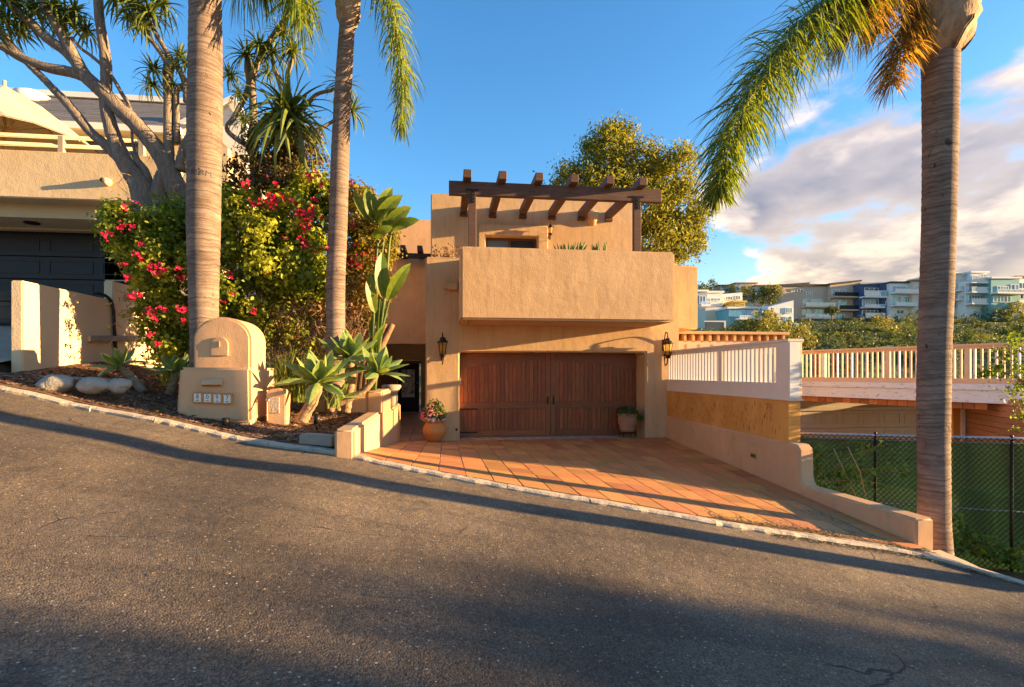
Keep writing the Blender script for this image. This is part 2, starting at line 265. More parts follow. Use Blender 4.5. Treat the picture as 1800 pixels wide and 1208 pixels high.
# ------------------------------------------------------------ mesh builder
WL = {}
class MB:
    def __init__(s): s.v = []; s.f = []; s.m = []; s.s = []
    def add(s, vs, fs, mi=0, sm=False):
        n = len(s.v); s.v += [tuple(x) for x in vs]; s.f += [tuple(i+n for i in f) for f in fs]; s.m += [mi]*len(fs); s.s += [sm]*len(fs); return s
    def box(s, x0, x1, y0, y1, z0, z1, mi=0):
        return s.add([(x, y, z) for z in (z0, z1) for x, y in ((x0, y0), (x1, y0), (x1, y1), (x0, y1))],
                     [(0, 3, 2, 1), (4, 5, 6, 7), (0, 1, 5, 4), (1, 2, 6, 5), (2, 3, 7, 6), (3, 0, 4, 7)], mi)
    def beam(s, a, b, w, h_, up=(0, 0, 1), mi=0):      # box from a to b, width w, height h
        a = Vector(a); b = Vector(b); d = (b-a).normalized(); sd = d.cross(Vector(up)).normalized(); u_ = sd.cross(d)
        vs = [p+sd*sx*w/2+u_*sz*h_/2 for p in (a, b) for sx, sz in ((-1, -1), (1, -1), (1, 1), (-1, 1))]
        return s.add(vs, [(0, 3, 2, 1), (4, 5, 6, 7), (0, 1, 5, 4), (1, 2, 6, 5), (2, 3, 7, 6), (3, 0, 4, 7)], mi)
    def prism(s, poly, vec, mi=0):                    # poly: list of 3-D points (planar), extruded by vec
        n = len(poly); vec = Vector(vec); poly = [Vector(p) for p in poly]
        nrm = sum(((poly[i].cross(poly[(i+1) % n])) for i in range(n)), Vector())
        if nrm.dot(vec) > 0: poly = poly[::-1]
        vs = poly+[p+vec for p in poly]
        return s.add(vs, [tuple(range(n)), tuple(range(2*n-1, n-1, -1))]+[(i, i+n, (i+1) % n+n, (i+1) % n) for i in range(n)], mi)
    def tube(s, pts, rad, n=8, mi=0, cap=True, sm=True, jit=0):
        pts = [Vector(p) for p in pts]; m = len(pts)
        if isinstance(rad, (int, float)): rad = [rad]*m
        ref = Vector((0, 0, 1)) if abs((pts[1]-pts[0]).normalized().z) < .9 else Vector((0, 1, 0))
        vs = []
        for i, p in enumerate(pts):
            d = (pts[min(i+1, m-1)]-pts[max(i-1, 0)]).normalized()
            a = d.cross(ref).normalized(); b = a.cross(d)
            if i: ref = ref-d*ref.dot(d)
            for k in range(n):
                t = 2*math.pi*k/n; r = rad[i]*(1+(rng.uniform(-jit, jit) if jit else 0))
                vs.append(p+(a*math.cos(t)+b*math.sin(t))*r)
        fs = [(i*n+k, i*n+(k+1) % n, (i+1)*n+(k+1) % n, (i+1)*n+k) for i in range(m-1) for k in range(n)]
        if cap: fs += [tuple(range(n-1, -1, -1)), tuple(range((m-1)*n, m*n))]
        return s.add(vs, fs, mi, sm)
    def lathe(s, prof, c, n=20, mi=0, sm=True, sx=1):
        c = Vector(c); vs = []
        for r, z in prof:
            for k in range(n):
                t = 2*math.pi*(k+.5)/n; vs.append((c.x+r*math.cos(t)*sx, c.y+r*math.sin(t), c.z+z))
        m = len(prof)
        fs = [(i*n+k, i*n+(k+1) % n, (i+1)*n+(k+1) % n, (i+1)*n+k) for i in range(m-1) for k in range(n)]
        fs += [tuple(range(n-1, -1, -1)), tuple(range((m-1)*n, m*n))]
        return s.add(vs, fs, mi, sm)
    def sphere(s, c, r, n=8, mi=0, sx=1, sy=1, sz=1):
        m = n//2+1; prof = [(max(r*math.sin(math.pi*i/m), .001)*1, -r*math.cos(math.pi*i/m)*sz) for i in range(m+1)]
        st = len(s.v); s.lathe(prof, c, n, mi)
        for i in range(st, len(s.v)):
            x, y, z = s.v[i]; s.v[i] = (c[0]+(x-c[0])*sx, c[1]+(y-c[1])*sy, z)
        return s
    def build(s, name, mats, parent=None, bevel=0, seg=2, tint=None):
        me = bpy.data.meshes.new(name); c = Vector(s.v[0]) if len(s.v) < 1 else Vector(tuple((min(q[i] for q in s.v)+max(q[i] for q in s.v))/2 for i in range(3)))
        if parent is None: c.z = min(q[2] for q in s.v)
        me.from_pydata([(x-c.x, y-c.y, z-c.z) for x, y, z in s.v], [], s.f)
        for m_ in (mats if isinstance(mats, (list, tuple)) else [mats]): me.materials.append(m_)
        me.polygons.foreach_set('material_index', s.m); me.polygons.foreach_set('use_smooth', s.s)
        if bevel:
            bm = bmesh.new(); bm.from_mesh(me)
            es = [e for e in bm.edges if len(e.link_faces) == 2 and e.calc_face_angle(0) > R(35)]
            bmesh.ops.bevel(bm, geom=es, offset=bevel, segments=seg, affect='EDGES', clamp_overlap=True)
            if seg > 1:
                for f in bm.faces: f.smooth = True
            bm.to_mesh(me); bm.free()
            if seg > 1:
                try: me.set_sharp_from_angle(angle=R(40))
                except Exception: pass
        if tint is not None:
            a = me.attributes.new('tint', 'FLOAT', 'POINT'); a.data.foreach_set('value', (tint if hasattr(tint, '__len__') else [tint]*len(me.vertices))[:len(me.vertices)])
        return link(name, me, c, parent)
def link(name, me, c, parent=None):
    o = bpy.data.objects.new(name, me); S.collection.objects.link(o)
    WL[o.name] = Vector(c)
    if parent is not None: o.parent = parent; o.location = Vector(c)-WL[parent.name]
    else: o.location = c
    return o
def thing(name, loc, label, cat, group=None):
    o = bpy.data.objects.new(name, None); S.collection.objects.link(o); o.location = loc; WL[o.name] = Vector(loc); o.empty_display_size = .2
    return tag(o, label, cat, group)
def tag(o, label, cat, group=None, kind=None):
    o['label'] = label
    if cat: o['category'] = cat
    if group: o['group'] = group
    if kind: o['kind'] = kind
    return o
def struct(o, label=None):
    o['kind'] = 'structure'
    if label: o['label'] = label
    return o
def stuff(o): o['kind'] = 'stuff'; return o
def copy_tree(o, loc=None, parent=None):
    c = o.copy(); S.collection.objects.link(c)
    if parent is not None: c.parent = parent
    if loc is not None: c.location = loc; WL[c.name] = Vector(loc)
    else: WL[c.name] = WL[o.name]
    for ch in list(o.children): copy_tree(ch, None, c)
    return c
def smooth_path(pts, k=6):
    pts = [Vector(p) for p in pts]; out = []
    for i in range(len(pts)-1):
        p0 = pts[max(i-1, 0)]; p1 = pts[i]; p2 = pts[i+1]; p3 = pts[min(i+2, len(pts)-1)]
        for j in range(k):
            t = j/k; out.append(.5*((2*p1)+(-p0+p2)*t+(2*p0-5*p1+4*p2-p3)*t*t+(-p0+3*p1-3*p2+p3)*t**3))
    return out+[pts[-1]]
def interp(vals, n):
    m = len(vals); return [vals[min(int(i*(m-1)/(n-1)), m-2)]+(vals[min(int(i*(m-1)/(n-1)), m-2)+1]-vals[min(int(i*(m-1)/(n-1)), m-2)])*(i*(m-1)/(n-1)-min(int(i*(m-1)/(n-1)), m-2)) for i in range(n)]

# leaves: many small folded blades made with numpy
def leaf_obj(name, cen, out, size, mt, parent=None, aspect=.55, tint=None, spread=1.0, up=.3, szvar=.35, curl=.25, tang=None):
    cen = np.asarray(cen, float); N = len(cen)
    d = nr.normal(size=(N, 3))
    if tang is not None: d = d*.35+np.asarray(tang)
    nm = np.asarray(out, float)+nr.normal(size=(N, 3))*spread; nm[:, 2] += up
    nm /= np.linalg.norm(nm, axis=1)[:, None]+1e-9
    d -= nm*(d*nm).sum(1)[:, None]; d /= np.linalg.norm(d, axis=1)[:, None]+1e-9
    sd = np.cross(nm, d); sz = (size*(1+nr.normal(size=N)*szvar)).clip(size*.4, size*1.9)[:, None] if np.isscalar(size) else np.asarray(size)[:, None]
    v = np.empty((N, 4, 3))
    v[:, 0] = cen-d*sz*.5; v[:, 2] = cen+d*sz*.5-nm*sz*curl*.4
    v[:, 1] = cen+sd*sz*aspect*.5+nm*sz*curl*.5; v[:, 3] = cen-sd*sz*aspect*.5+nm*sz*curl*.5
    c = (v.reshape(-1, 3).min(0)+v.reshape(-1, 3).max(0))/2
    me = bpy.data.meshes.new(name); me.vertices.add(N*4); me.vertices.foreach_set('co', (v-c).astype('f').ravel())
    idx = np.arange(N*4).reshape(N, 4); tri = np.concatenate([idx[:, [0, 1, 2]], idx[:, [0, 2, 3]]], 1).reshape(-1, 3)
    me.loops.add(N*6); me.loops.foreach_set('vertex_index', tri.ravel().astype('i')); me.polygons.add(N*2)
    me.polygons.foreach_set('loop_start', np.arange(0, N*6, 3, dtype='i')); me.polygons.foreach_set('loop_total', np.full(N*2, 3, 'i'))
    me.materials.append(mt); me.update(calc_edges=True)
    tn = nr.random(N) if tint is None else np.asarray(tint)
    a = me.attributes.new('tint', 'FLOAT', 'POINT'); a.data.foreach_set('value', np.repeat(tn.clip(0, 1), 4).astype('f'))
    return link(name, me, Vector(c), parent)
def crown(ells, nclump, per, cr, shell=.14, flat=1.0):
    """ells: list of (centre, (rx,ry,rz)); clumps of points near the shells; returns points, outward dirs, tint"""
    vol = np.array([(e[1][0]*e[1][2])**.9 for e in ells]); vol = vol/vol.sum()
    pts, outs, tn = [], [], []
    for e, w in zip(ells, vol):
        k = max(3, int(nclump*w)); c = np.array(e[0]); r = np.array(e[1])
        d = nr.normal(size=(k, 3)); d /= np.linalg.norm(d, axis=1)[:, None]
        rr = 1-np.abs(nr.normal(size=k))*shell
        cc = c+d*r*rr[:, None]; ct = nr.random(k)
        for j in range(k):
            n = max(3, int(per*nr.uniform(.5, 1.5))); q = nr.normal(size=(n, 3))*cr*np.array([1, 1, flat])*nr.uniform(.6, 1.2)
            pts.append(cc[j]+q); outs.append(np.repeat(d[j:j+1], n, 0)*.7+q/(cr*2)); tn.append(np.clip(ct[j]*.6+nr.random(n)*.5-.05, 0, 1))
    return np.concatenate(pts), np.concatenate(outs), np.concatenate(tn)
# ------------------------------------------------------------ ground, road, kerb
KP = [(-40, 7.2, 5.6), (-14, 7.2, 1.35), (-8, 7.2, .28)]
for px, py, Y in [(0, 685, 7.2), (130, 715, 7.15), (300, 746, 7.0), (400, 770, 6.9), (500, 786, 6.75), (590, 798, 6.6), (700, 822, 6.4), (900, 860, 6.05), (1100, 893, 5.8), (1300, 928, 5.6), (1500, 958, 5.5), (1630, 980, 5.35), (1800, 1027, 4.7)]:
    p = P(px, py, Y); KP.append((p.x, p.y, p.z))
KP += [(7.5, 3.9, -2.62), (10, 3.0, -3.25), (14, 2.2, -4.2), (24, .6, -6.2), (40, -2, -9.5)]
KS = smooth_path(KP, 5); KX = [p.x for p in KS]
def kerb(X):
    i = min(max(bisect_right(KX, X)-1, 0), len(KX)-2); a, b = KS[i], KS[i+1]; t = (X-a.x)/(b.x-a.x)
    return a.y+(b.y-a.y)*t, a.z+(b.z-a.z)*t
def sm(a, b, x): t = min(max((x-a)/(b-a), 0), 1); return t*t*(3-2*t)
def zroad(X, Y): yk, zk = kerb(X); return zk-.014+.022*(Y-yk)
def zd(X, Y):                       # driveway surface
    yk, zk = kerb(X); t = min(max((Y-yk)/(12.83-yk), 0), 1); return (zk+.02)*(1-t)-1.64*t
def zb(X, Y):                       # planting bed
    yk, zk = kerb(X); d = Y-yk
    return zk+.04+.055*min(d, 3)+.05*sm(.3, 2, d)+.03*math.sin(X*3.1+Y*2)*sm(0, 1, d)
def zapron(X, Y):
    yk, zk = kerb(X); t = min(max((Y-yk)/(13.4-yk), 0), 1); return zk*(1-t)+1.0*t+.02
def zg(X, Y):
    yk, zk = kerb(X); d = Y-yk
    if X < -6.15: return zapron(X, min(Y, 13.4))-.06
    if X < -1.2: return -1.85 if (Y > 12.6 and X > -3.2) else zb(X, min(Y, 13))-.15
    if X < 5.6: return (zd(X, Y)-.16 if Y < 12.9 else -1.80)
    lowz = -3.0-.10*max(0, Y-8)
    return min(zk-.10, (zk-.25)*(1-sm(0, 2.2, d))+lowz*sm(0, 2.2, d))
def grid(name, xs, ysf, zf, m, smooth=True):
    b = MB(); ny = len(ysf(xs[0])); vs = [(x, y, zf(x, y)) for x in xs for y in ysf(x)]
    fs = [(i*ny+j, (i+1)*ny+j, (i+1)*ny+j+1, i*ny+j+1) for i in range(len(xs)-1) for j in range(ny-1)]
    b.add(vs, fs, 0, smooth); return b.build(name, m)
def frange(a, b, n): return [a+(b-a)*i/(n-1) for i in range(n)]

# asphalt
am = bpy.data.materials.new('old_asphalt'); am.use_nodes = True; t = am.node_tree; b = t.nodes['Principled BSDF']
g = nn(t, 'ShaderNodeNewGeometry'); pos = g.outputs['Position']
n1 = nn(t, 'ShaderNodeTexNoise', i_Scale=.8, i_Detail=6.0, i_Roughness=.65); t.links.new(pos, n1.inputs[0])
mpn = nn(t, 'ShaderNodeMapping'); mpn.inputs['Scale'].default_value = (.35, 2.4, 1); mpn.inputs['Rotation'].default_value = (0, 0, R(6)); t.links.new(pos, mpn.inputs[0])
n2 = nn(t, 'ShaderNodeTexNoise', i_Scale=1.2, i_Detail=5.0, i_Roughness=.6); t.links.new(mpn.outputs[0], n2.inputs[0])
ca = ramp(t, n1.outputs[0], [(.3, (.118, .090, .062)), (.7, (.205, .158, .112))])
ca = mixc(t, ramp(t, n2.outputs[0], [(.5, 0.0), (.72, .65)]), ca, (.072, .058, .046))
n0 = nn(t, 'ShaderNodeTexNoise', i_Scale=.35, i_Detail=3.0); t.links.new(pos, n0.inputs[0])
ca = mixc(t, 1.0, ca, ramp(t, n0.outputs[0], [(.35, (.72, .72, .74)), (.65, (1.25, 1.22, 1.18))]), 'MULTIPLY')
n5 = nn(t, 'ShaderNodeTexNoise', i_Scale=1.7, i_Detail=2.0); t.links.new(pos, n5.inputs[0])
ca = mixc(t, ramp(t, n5.outputs[0], [(.69, 0.0), (.74, .6)]), ca, (.035, .03, .028))
v1 = nn(t, 'ShaderNodeTexVoronoi', i_Scale=110.0); t.links.new(pos, v1.inputs['Vector'])
sp = ramp(t, v1.outputs['Color'], [(.05, (.35, .35, .35)), (.5, (.9, .9, .9)), (.86, (1.35, 1.3, 1.2)), (.97, (2.6, 2.4, 2.0))])
ca = mixc(t, 1.0, ca, sp, 'MULTIPLY')
v2 = nn(t, 'ShaderNodeTexVoronoi', i_Scale=24.0, i_Randomness=1.0); t.links.new(pos, v2.inputs['Vector'])
sc_ = nn(t, 'ShaderNodeSeparateColor'); t.links.new(v2.outputs['Color'], sc_.inputs[0])
st = mth(t, 'MULTIPLY', mth(t, 'LESS_THAN', v2.outputs['Distance'], .15), mth(t, 'GREATER_THAN', sc_.outputs[0], .66))
ca = mixc(t, st, ca, (.42, .36, .28))
# hairline cracks
dn = nn(t, 'ShaderNodeTexNoise', i_Scale=2.5, i_Detail=4.0); t.links.new(pos, dn.inputs[0])
mv = mixc(t, .25, pos, dn.outputs['Color'], 'ADD')
v3 = nn(t, 'ShaderNodeTexVoronoi', feature='DISTANCE_TO_EDGE', i_Scale=.75); t.links.new(mv, v3.inputs['Vector'])
crk = mth(t, 'MULTIPLY', mth(t, 'LESS_THAN', v3.outputs[0], .006), ramp(t, n1.outputs[0], [(.54, 0.0), (.60, 1.0)]))
ca = mixc(t, mth(t, 'MULTIPLY', crk, .8), ca, (.02, .018, .016))
t.links.new(ca, b.inputs['Base Color']); b.inputs['Roughness'].default_value = .8; b.inputs['Specular IOR Level'].default_value = .3
hh = mth(t, 'SUBTRACT', mth(t, 'SUBTRACT', 1.0, v1.outputs['Distance']), mth(t, 'MULTIPLY', crk, 2.0))
bp1 = nn(t, 'ShaderNodeBump', i_Strength=.75, i_Distance=.006); t.links.new(hh, bp1.inputs['Height'])
n4 = nn(t, 'ShaderNodeTexNoise', i_Scale=7.0, i_Detail=6.0); t.links.new(pos, n4.inputs[0])
bp2 = nn(t, 'ShaderNodeBump', i_Strength=.6, i_Distance=.03); t.links.new(n4.outputs[0], bp2.inputs['Height']); t.links.new(bp1.outputs[0], bp2.inputs['Normal'])
t.links.new(bp2.outputs[0], b.inputs['Normal'])

rxs = frange(-40, -8, 17)+frange(-7.5, 8, 70)+frange(9, 40, 20)
struct(grid('road', rxs, lambda x: [kerb(x)[0]-d for d in (0, .3, .7, 1.2, 1.8, 2.5, 3.3, 4.2, 5.2, 6.5, 8, 9.5)], zroad, am), 'dark weathered asphalt street sloping down to the right')
struct(grid('verge', rxs, lambda x: [kerb(x)[0]-d for d in (9.45, 12, 16, 24, 40)], lambda x, y: zroad(x, y)+.06, mulch_m), 'bare earth on the far side of the street')
struct(grid('ground', frange(-60, -7, 20)+frange(-6.3, 6.4, 60)+frange(6.8, 16, 24)+frange(18, 60, 15), lambda x: [kerb(x)[0]+d for d in (-.02, .3, .6, .9, 1.3, 1.7, 2.2, 2.8, 3.6, 4.6, 5.6, 6.4, 7, 9, 12, 16, 22, 30)], zg, mat('bank_soil', (.05, .035, .022), (.11, .075, .045), .95, ns=8, bump=.8, bs=20)), 'dark soil of the bank around the houses')
fb = MB(); fb.add([(-3000, -600, -14), (3000, -600, -14), (3000, 5000, -14), (-3000, 5000, -14)], [(0, 1, 2, 3)])
struct(fb.build('valley_floor', mat('valley_scrub', (.06, .07, .03), (.12, .11, .05), .95, ns=.05)), 'scrubby valley floor reaching the horizon')

# kerb pieces
ke = thing('kerb', P(700, 820, 6.4), 'broken pale concrete kerb strip between the street and the lot', None); struct(ke)
xk = -5.9; kstop = 6.4
while xk < kstop:
    L = rng.uniform(.35, 1.1) if xk < -1.4 else rng.uniform(.8, 1.7)
    x1 = min(xk+L, kstop); mb = MB(); n = max(3, int((x1-xk)/.09)); sec = []
    wd = .15 if xk < -1.4 else .13
    for i in range(n+1):
        x = xk+.004+(x1-xk-.008)*i/n; yk, zk = kerb(x); a = rng.uniform(-.016, .016); c_ = rng.uniform(-.02, .02); hgt = (.034 if xk < -1.4 else .024)+rng.uniform(-.004, .004)
        sec.append([(x, yk-.02+a, zk-.12), (x, yk-.02+a, zk+hgt-.02), (x, yk+.01+a, zk+hgt), (x, yk+wd-.02+c_, zk+hgt+.005), (x, yk+wd+c_, zk+hgt-.02), (x, yk+wd+c_, zk-.12)])
    vs = [p for s_ in sec for p in s_]; m_ = len(sec)
    fs = [(i*6+k, (i+1)*6+k, (i+1)*6+(k+1) % 6, i*6+(k+1) % 6) for i in range(m_-1) for k in range(6)]+[tuple(range(5, -1, -1)), tuple(range((m_-1)*6, m_*6))]
    mb.add(vs, fs); o = mb.build('kerb_stone', concrete, ke); xk = x1

# planting bed
bed = grid('planting_bed', frange(-6.0, -1.25, 60), lambda x: [kerb(x)[0]+.10+d for d in frange(0, 5.4, 55)], lambda x, y: zb(x, y)+rng.uniform(-.008, .008), mulch_m)
struct(bed, 'mulched planting bed sloping behind the broken kerb')
# bark chips lying on the bed
N = 14000; cx_ = nr.uniform(-5.9, -1.35, N); dd = nr.random(N)**1.4*3.6+.08
cen = np.array([(x, kerb(x)[0]+.1+d, zb(x, kerb(x)[0]+.1+d)+.012) for x, d in zip(cx_, dd)])
o = leaf_obj('bark_chips', cen, np.tile([0, 0, 1.0], (N, 1)), .045, chip_m, aspect=.4, spread=.35, up=1, curl=.1); stuff(o); tag(o, 'loose brown bark chips spread over the planting bed', 'mulch', kind='stuff')
N = 130; cx_ = nr.uniform(-5.6, -1.6, N); dd = nr.random(N)*2.2+.1
cen = np.array([(x, kerb(x)[0]+.1+d, zb(x, kerb(x)[0]+.1+d)+.02) for x, d in zip(cx_, dd)])
o = leaf_obj('fallen_leaves', cen, np.tile([0, 0, 1.0], (N, 1)), .10, litter_m, aspect=.3, spread=.2, up=1); tag(o, 'pale fallen leaves scattered on the dark mulch', 'leaf litter', kind='stuff')
# golden leaf litter along the retaining wall and gutter
N = 9000; pts = []
while len(pts) < N:
    Y = nr.uniform(5.45, 10.2)
    if nr.random() < .35: X = nr.uniform(3.0, 5.45); Y = kerb(X)[0]+.12+abs(nr.normal())*.16
    else: X = 5.44-abs(nr.normal())*.32*(1.3 if Y < 8 else .5)
    if X > 5.44 or Y < kerb(X)[0]+.02: continue
    pts.append((X, Y, zd(X, Y)+.022))
for i in range(1500):
    X = nr.uniform(3.6, 6.0); Y = kerb(X)[0]-abs(nr.normal())*.08; pts.append((X, Y, zroad(X, Y)+.012))
for i in range(260):
    X = nr.uniform(-4, 6); Y = nr.uniform(1.6, kerb(X)[0]); pts.append((X, Y, zroad(X, Y)+.01))
o = leaf_obj('leaf_litter', np.array(pts), np.tile([0, 0, 1.0], (len(pts), 1)), .026, litter_m, aspect=.35, spread=.3, up=1); tag(o, 'golden dry leaf litter drifted along the foot of the retaining wall', 'leaf litter', kind='stuff')

# driveway and entry path with tiles
def clip_tile(x0, x1, y0, y1):
    poly = [(x0, y0), (x1, y0), (x1, y1), (x0, y1)]; ya = kerb(x0)[0]+.135; yb = kerb(x1)[0]+.135
    f = lambda p: p[1]-(ya+(yb-ya)*(p[0]-x0)/(x1-x0)); out = []
    for i in range(4):
        a, b_ = poly[i], poly[(i+1) % 4]; fa, fb_ = f(a), f(b_)
        if fa >= 0: out.append(a)
        if fa*fb_ < 0: t_ = fa/(fa-fb_); out.append((a[0]+(b_[0]-a[0])*t_, a[1]+(b_[1]-a[1])*t_))
    return out
TS = .326; TSY = .50
def lay(parent, xa, xb, ya, yb, zf, clip=False):
    ix = 0; x = xa
    while x < xb-.03:
        x1 = min(x+TS, xb); y = yb
        while y > ya:
            y0 = max(y-TSY, ya); gp = .006
            poly = [(x+gp*1.5, y0+gp*.35), (x1-gp*1.5, y0+gp*.35), (x1-gp*1.5, y-gp*.35), (x+gp*1.5, y-gp*.35)]
            if clip: poly = clip_tile(x+gp, x1-gp, y0+gp*.5, y-gp*.5)
            if len(poly) > 2:
                poly = [(p[0]+rng.uniform(-.004, .004), p[1]+rng.uniform(-.002, .002)) for p in poly]
                ax = sum(p[0] for p in poly)/len(poly); ay = sum(p[1] for p in poly)/len(poly)
                ar = abs(sum(poly[i][0]*poly[(i+1) % len(poly)][1]-poly[(i+1) % len(poly)][0]*poly[i][1] for i in range(len(poly))))/2
                if ar > .004:
                    dzz = rng.uniform(0, .004); n = len(poly); top = [(p[0], p[1], zf(*p)+.016+dzz) for p in poly]
                    ins = [(p[0]+(ax-p[0])*.02, p[1]+(ay-p[1])*.02, zf(*p)+.020+dzz) for p in poly]; bot = [(p[0], p[1], zf(*p)-.01) for p in poly]
                    mb = MB(); mb.add(bot+top+ins, [(i, (i+1) % n, n+(i+1) % n, n+i) for i in range(n)]+[(n+i, n+(i+1) % n, 2*n+(i+1) % n, 2*n+i) for i in range(n)]+[tuple(range(2*n, 3*n))])
                    mb.build('tile', tile_m, parent)
            y -= TSY
        x = x1; ix += 1
XA = -1.08
dw = grid('driveway', frange(XA, 5.46, 40), lambda x: [kerb(x)[0]+.10+(13.5-kerb(x)[0]-.10)*i/24 for i in range(25)], lambda x, y: zd(x, y)+.006, grout)
struct(dw, 'terracotta tiled driveway in front of the wooden garage door'); lay(dw, XA+.01, 5.45, 5.5, 12.8, zd, True)
ep = MB(); ep.box(-2.6, -.49, 12.84, 22.4, -1.85, -1.634); ep = ep.build('entry_path', grout); struct(ep, 'shaded tiled path leading back to the black entry door')
lay(ep, -2.2, -.5, 12.9, 16.3, lambda x, y: -1.64)
fb = MB(); fb.box(-2.2, -.52, 16.32, 22.1, -1.64, -1.62); fb.build('path_tiles', tile_m, ep)

# ------------------------------------------------------------ the tan stucco house
H = thing('stucco_house', (2.6, 12.83, -1.64), 'tan stucco house with wooden garage door, heavy balcony and brown pergola', 'house')
XG0, XG1, YF = -.49, 5.81, 12.83
b = MB(); b.prism([(XG0, YF, -1.9), (.316, YF, -1.9), (.316, YF, .50), (4.94, YF, .50), (4.94, YF, -1.9), (XG1, YF, -1.9), (XG1, YF, 2.75), (XG0, YF, 2.75)], (0, .79, 0)); b.box(XG0+.004, XG1-.004, 13.60, 24, -1.9, 2.74)
garage = b.build('garage_wall', stucco, H, .035, 3)
b = MB(); b.prism([(x, y, 1.13) for x, y in [(.30, 11.40), (5.07, 11.40), (5.07, 12.88), (4.85, 12.88), (4.85, 11.62), (.52, 11.62), (.52, 12.88), (.30, 12.88)]], (0, 0, 1.56)); bal = b.build('balcony', stucco, H, .045, 4)
b = MB(); b.box(.5, 4.87, 11.6, 12.85, 1.134, 1.30); b.build('balcony_floor', stucco_s, H)
b = MB(); b.box(-.06, .02, 12.72, 12.84, 1.98, 2.14); b.box(.02, .27, 12.72, 12.84, 1.96, 2.16); b.build('vent_ledge', stucco, H, .02)
# upper storey: front wall split round the window recess
UY = 14.0; UX0, UX1, UZ = -.40, 5.03, 4.65
p0 = P(853, 416, UY); p1 = P(945, 416, UY); wx0, wx1 = p0.x, p1.x; wz1 = P(900, 416, UY).z
b = MB(); b.prism([(UX0, UY, 2.7), (wx0, UY, 2.7), (wx0, UY, wz1), (wx1, UY, wz1), (wx1, UY, 2.7), (UX1, UY, 2.7), (UX1, UY, UZ), (UX0, UY, UZ)], (0, .36, 0)); b.box(UX0+.004, UX1-.004, UY+.35, 24, 2.7, UZ-.01)
b.build('upper_wall', stucco, H, .03, 3)
q0 = P(840, 400, UY); q1 = P(963, 400, UY)
b = MB(); zt = P(900, 396, UY).z
b.prism([(q0.x, UY-.09, 2.7), (wx0+.01, UY-.09, 2.7), (wx0+.01, UY-.09, wz1-.01), (wx1-.01, UY-.09, wz1-.01), (wx1-.01, UY-.09, 2.7), (q1.x, UY-.09, 2.7), (q1.x, UY-.09, zt), (q0.x, UY-.09, zt)], (0, .11, 0))
b.build('window_surround', stucco, H, .03, 3)
wf = MB(); yw = UY+.18; wf.box(wx0+.01, wx1-.01, yw, yw+.08, wz1-.07, wz1-.01); 
for x in (wx0+.01, (wx0+wx1)/2-.06, wx1-.07): wf.box(x, x+.06, yw+.001, yw+.079, 2.72, wz1-.07)
win = wf.build('window', bwood, H)
pa = MB(); pa.box(wx0+.07, (wx0+wx1)/2-.06, yw+.03, yw+.04, 2.72, wz1-.07); pa.build('pane', blue_g, win)
pa = MB(); pa.box((wx0+wx1)/2, wx1-.07, yw+.03, yw+.04, 2.72, wz1-.07); pa.build('pane', dark_g, win)
# chimney-like sconce vent on the upper wall
c = P(1046, 380, UY-.1); s_ = ppm(UY, 1046)
b = MB(); b.lathe([(.10, -.22), (.19, .0), (.20, .10), (.15, .14), (.0, .16)], (c.x-.05, UY+.02, c.z), 12); b.build('wall_sconce', stucco, H)
# right-hand wing box
b = MB(); b.box(5.80, 6.79, 13.8, 16.2, 1.17, 2.90); b.box(5.80, 6.4, 14.4, 19, -3.5, 1.2); b.build('side_bay', stucco, H, .035, 3)
# left-hand entrance volumes
b = MB(); b.box(-6.0, -.47, 19.5, 19.8, 1.02, 2.55); b.build('entry_wall', stucco_s, H, .02)
b = MB(); b.box(-6.0, -.47, 20.2, 20.5, 1.02, 4.25); b.box(-1.2, .2, 19.9, 20.2, 2.2, 3.9)
b.build('rear_wall', stucco_s, H, .02)
b = MB(); b.box(P(640, 0, 21.2).x, 1, 21.2, 25, 2.5, P(700, 417, 21.2).z); b.box(P(650, 0, 21.2).x, 1, 21.35, 25, P(700, 417, 21.2).z-.01, P(700, 385, 21.35).z); b.build('tower_wall', stucco_s, H, .03)
b = MB(); a0 = P(640, 449, 19.3); b.box(a0.x, -.3, 19.2, 19.32, a0.z-.07, a0.z+.10)
en = b.build('entry_beam', dkwood, H)
for px in (682, 708, 738):
    q = P(px, 440, 18.9); b = MB(); b.box(q.x-.09, q.x+.09, 18.85, 20.3, a0.z+.10, a0.z+.30); b.build('rafter', dkwood, H, .01, 1)
e0, e1 = P(700, 700, 22).x, P(737, 700, 22).x; ef = P(691, 700, 22).x; er = P(748, 700, 22).x+.5
b = MB(); b.box(-6, ef-.5, 21.9, 22.2, -1.7, 1.1); b.box(er, er+1.5, 21.9, 22.2, -1.7, 1.1); b.box(ef-.51, er+.01, 21.9, 22.2, .50, 1.1); b.box(-2.7, -2.6, 13.2, 22, -1.7, 1.1)
b.box(e1+.07, er+.01, 21.92, 22.2, -1.7, .52); b.build('entry_recess_wall', stucco_s, H)
b = MB(); b.box(ef-.5, e0-.03, 21.93, 22.0, -1.62, .50); b.box(e0-.03, e1+.07, 21.94, 22.0, .36, .49); b.build('door_frame', dwood_h, H, .01, 1)
b = MB(); zt = .36
b.box(e0-.02, e0+.14, 21.9, 21.95, -1.60, zt); b.box(e1-.18, e1, 21.9, 21.95, -1.60, zt); b.box(e0+.135, e1-.175, 21.9, 21.95, .12, zt); b.box(e0+.135, e1-.175, 21.9, 21.95, -1.60, -1.0)
ed = b.build('entry_door', dkwood, H)
b = MB(); b.box(e0+.13, e1-.17, 21.93, 21.945, -1.01, .13); b.build('pane', glassmat('door_glass', (.55, .50, .42), .35, .2), ed)
b = MB()
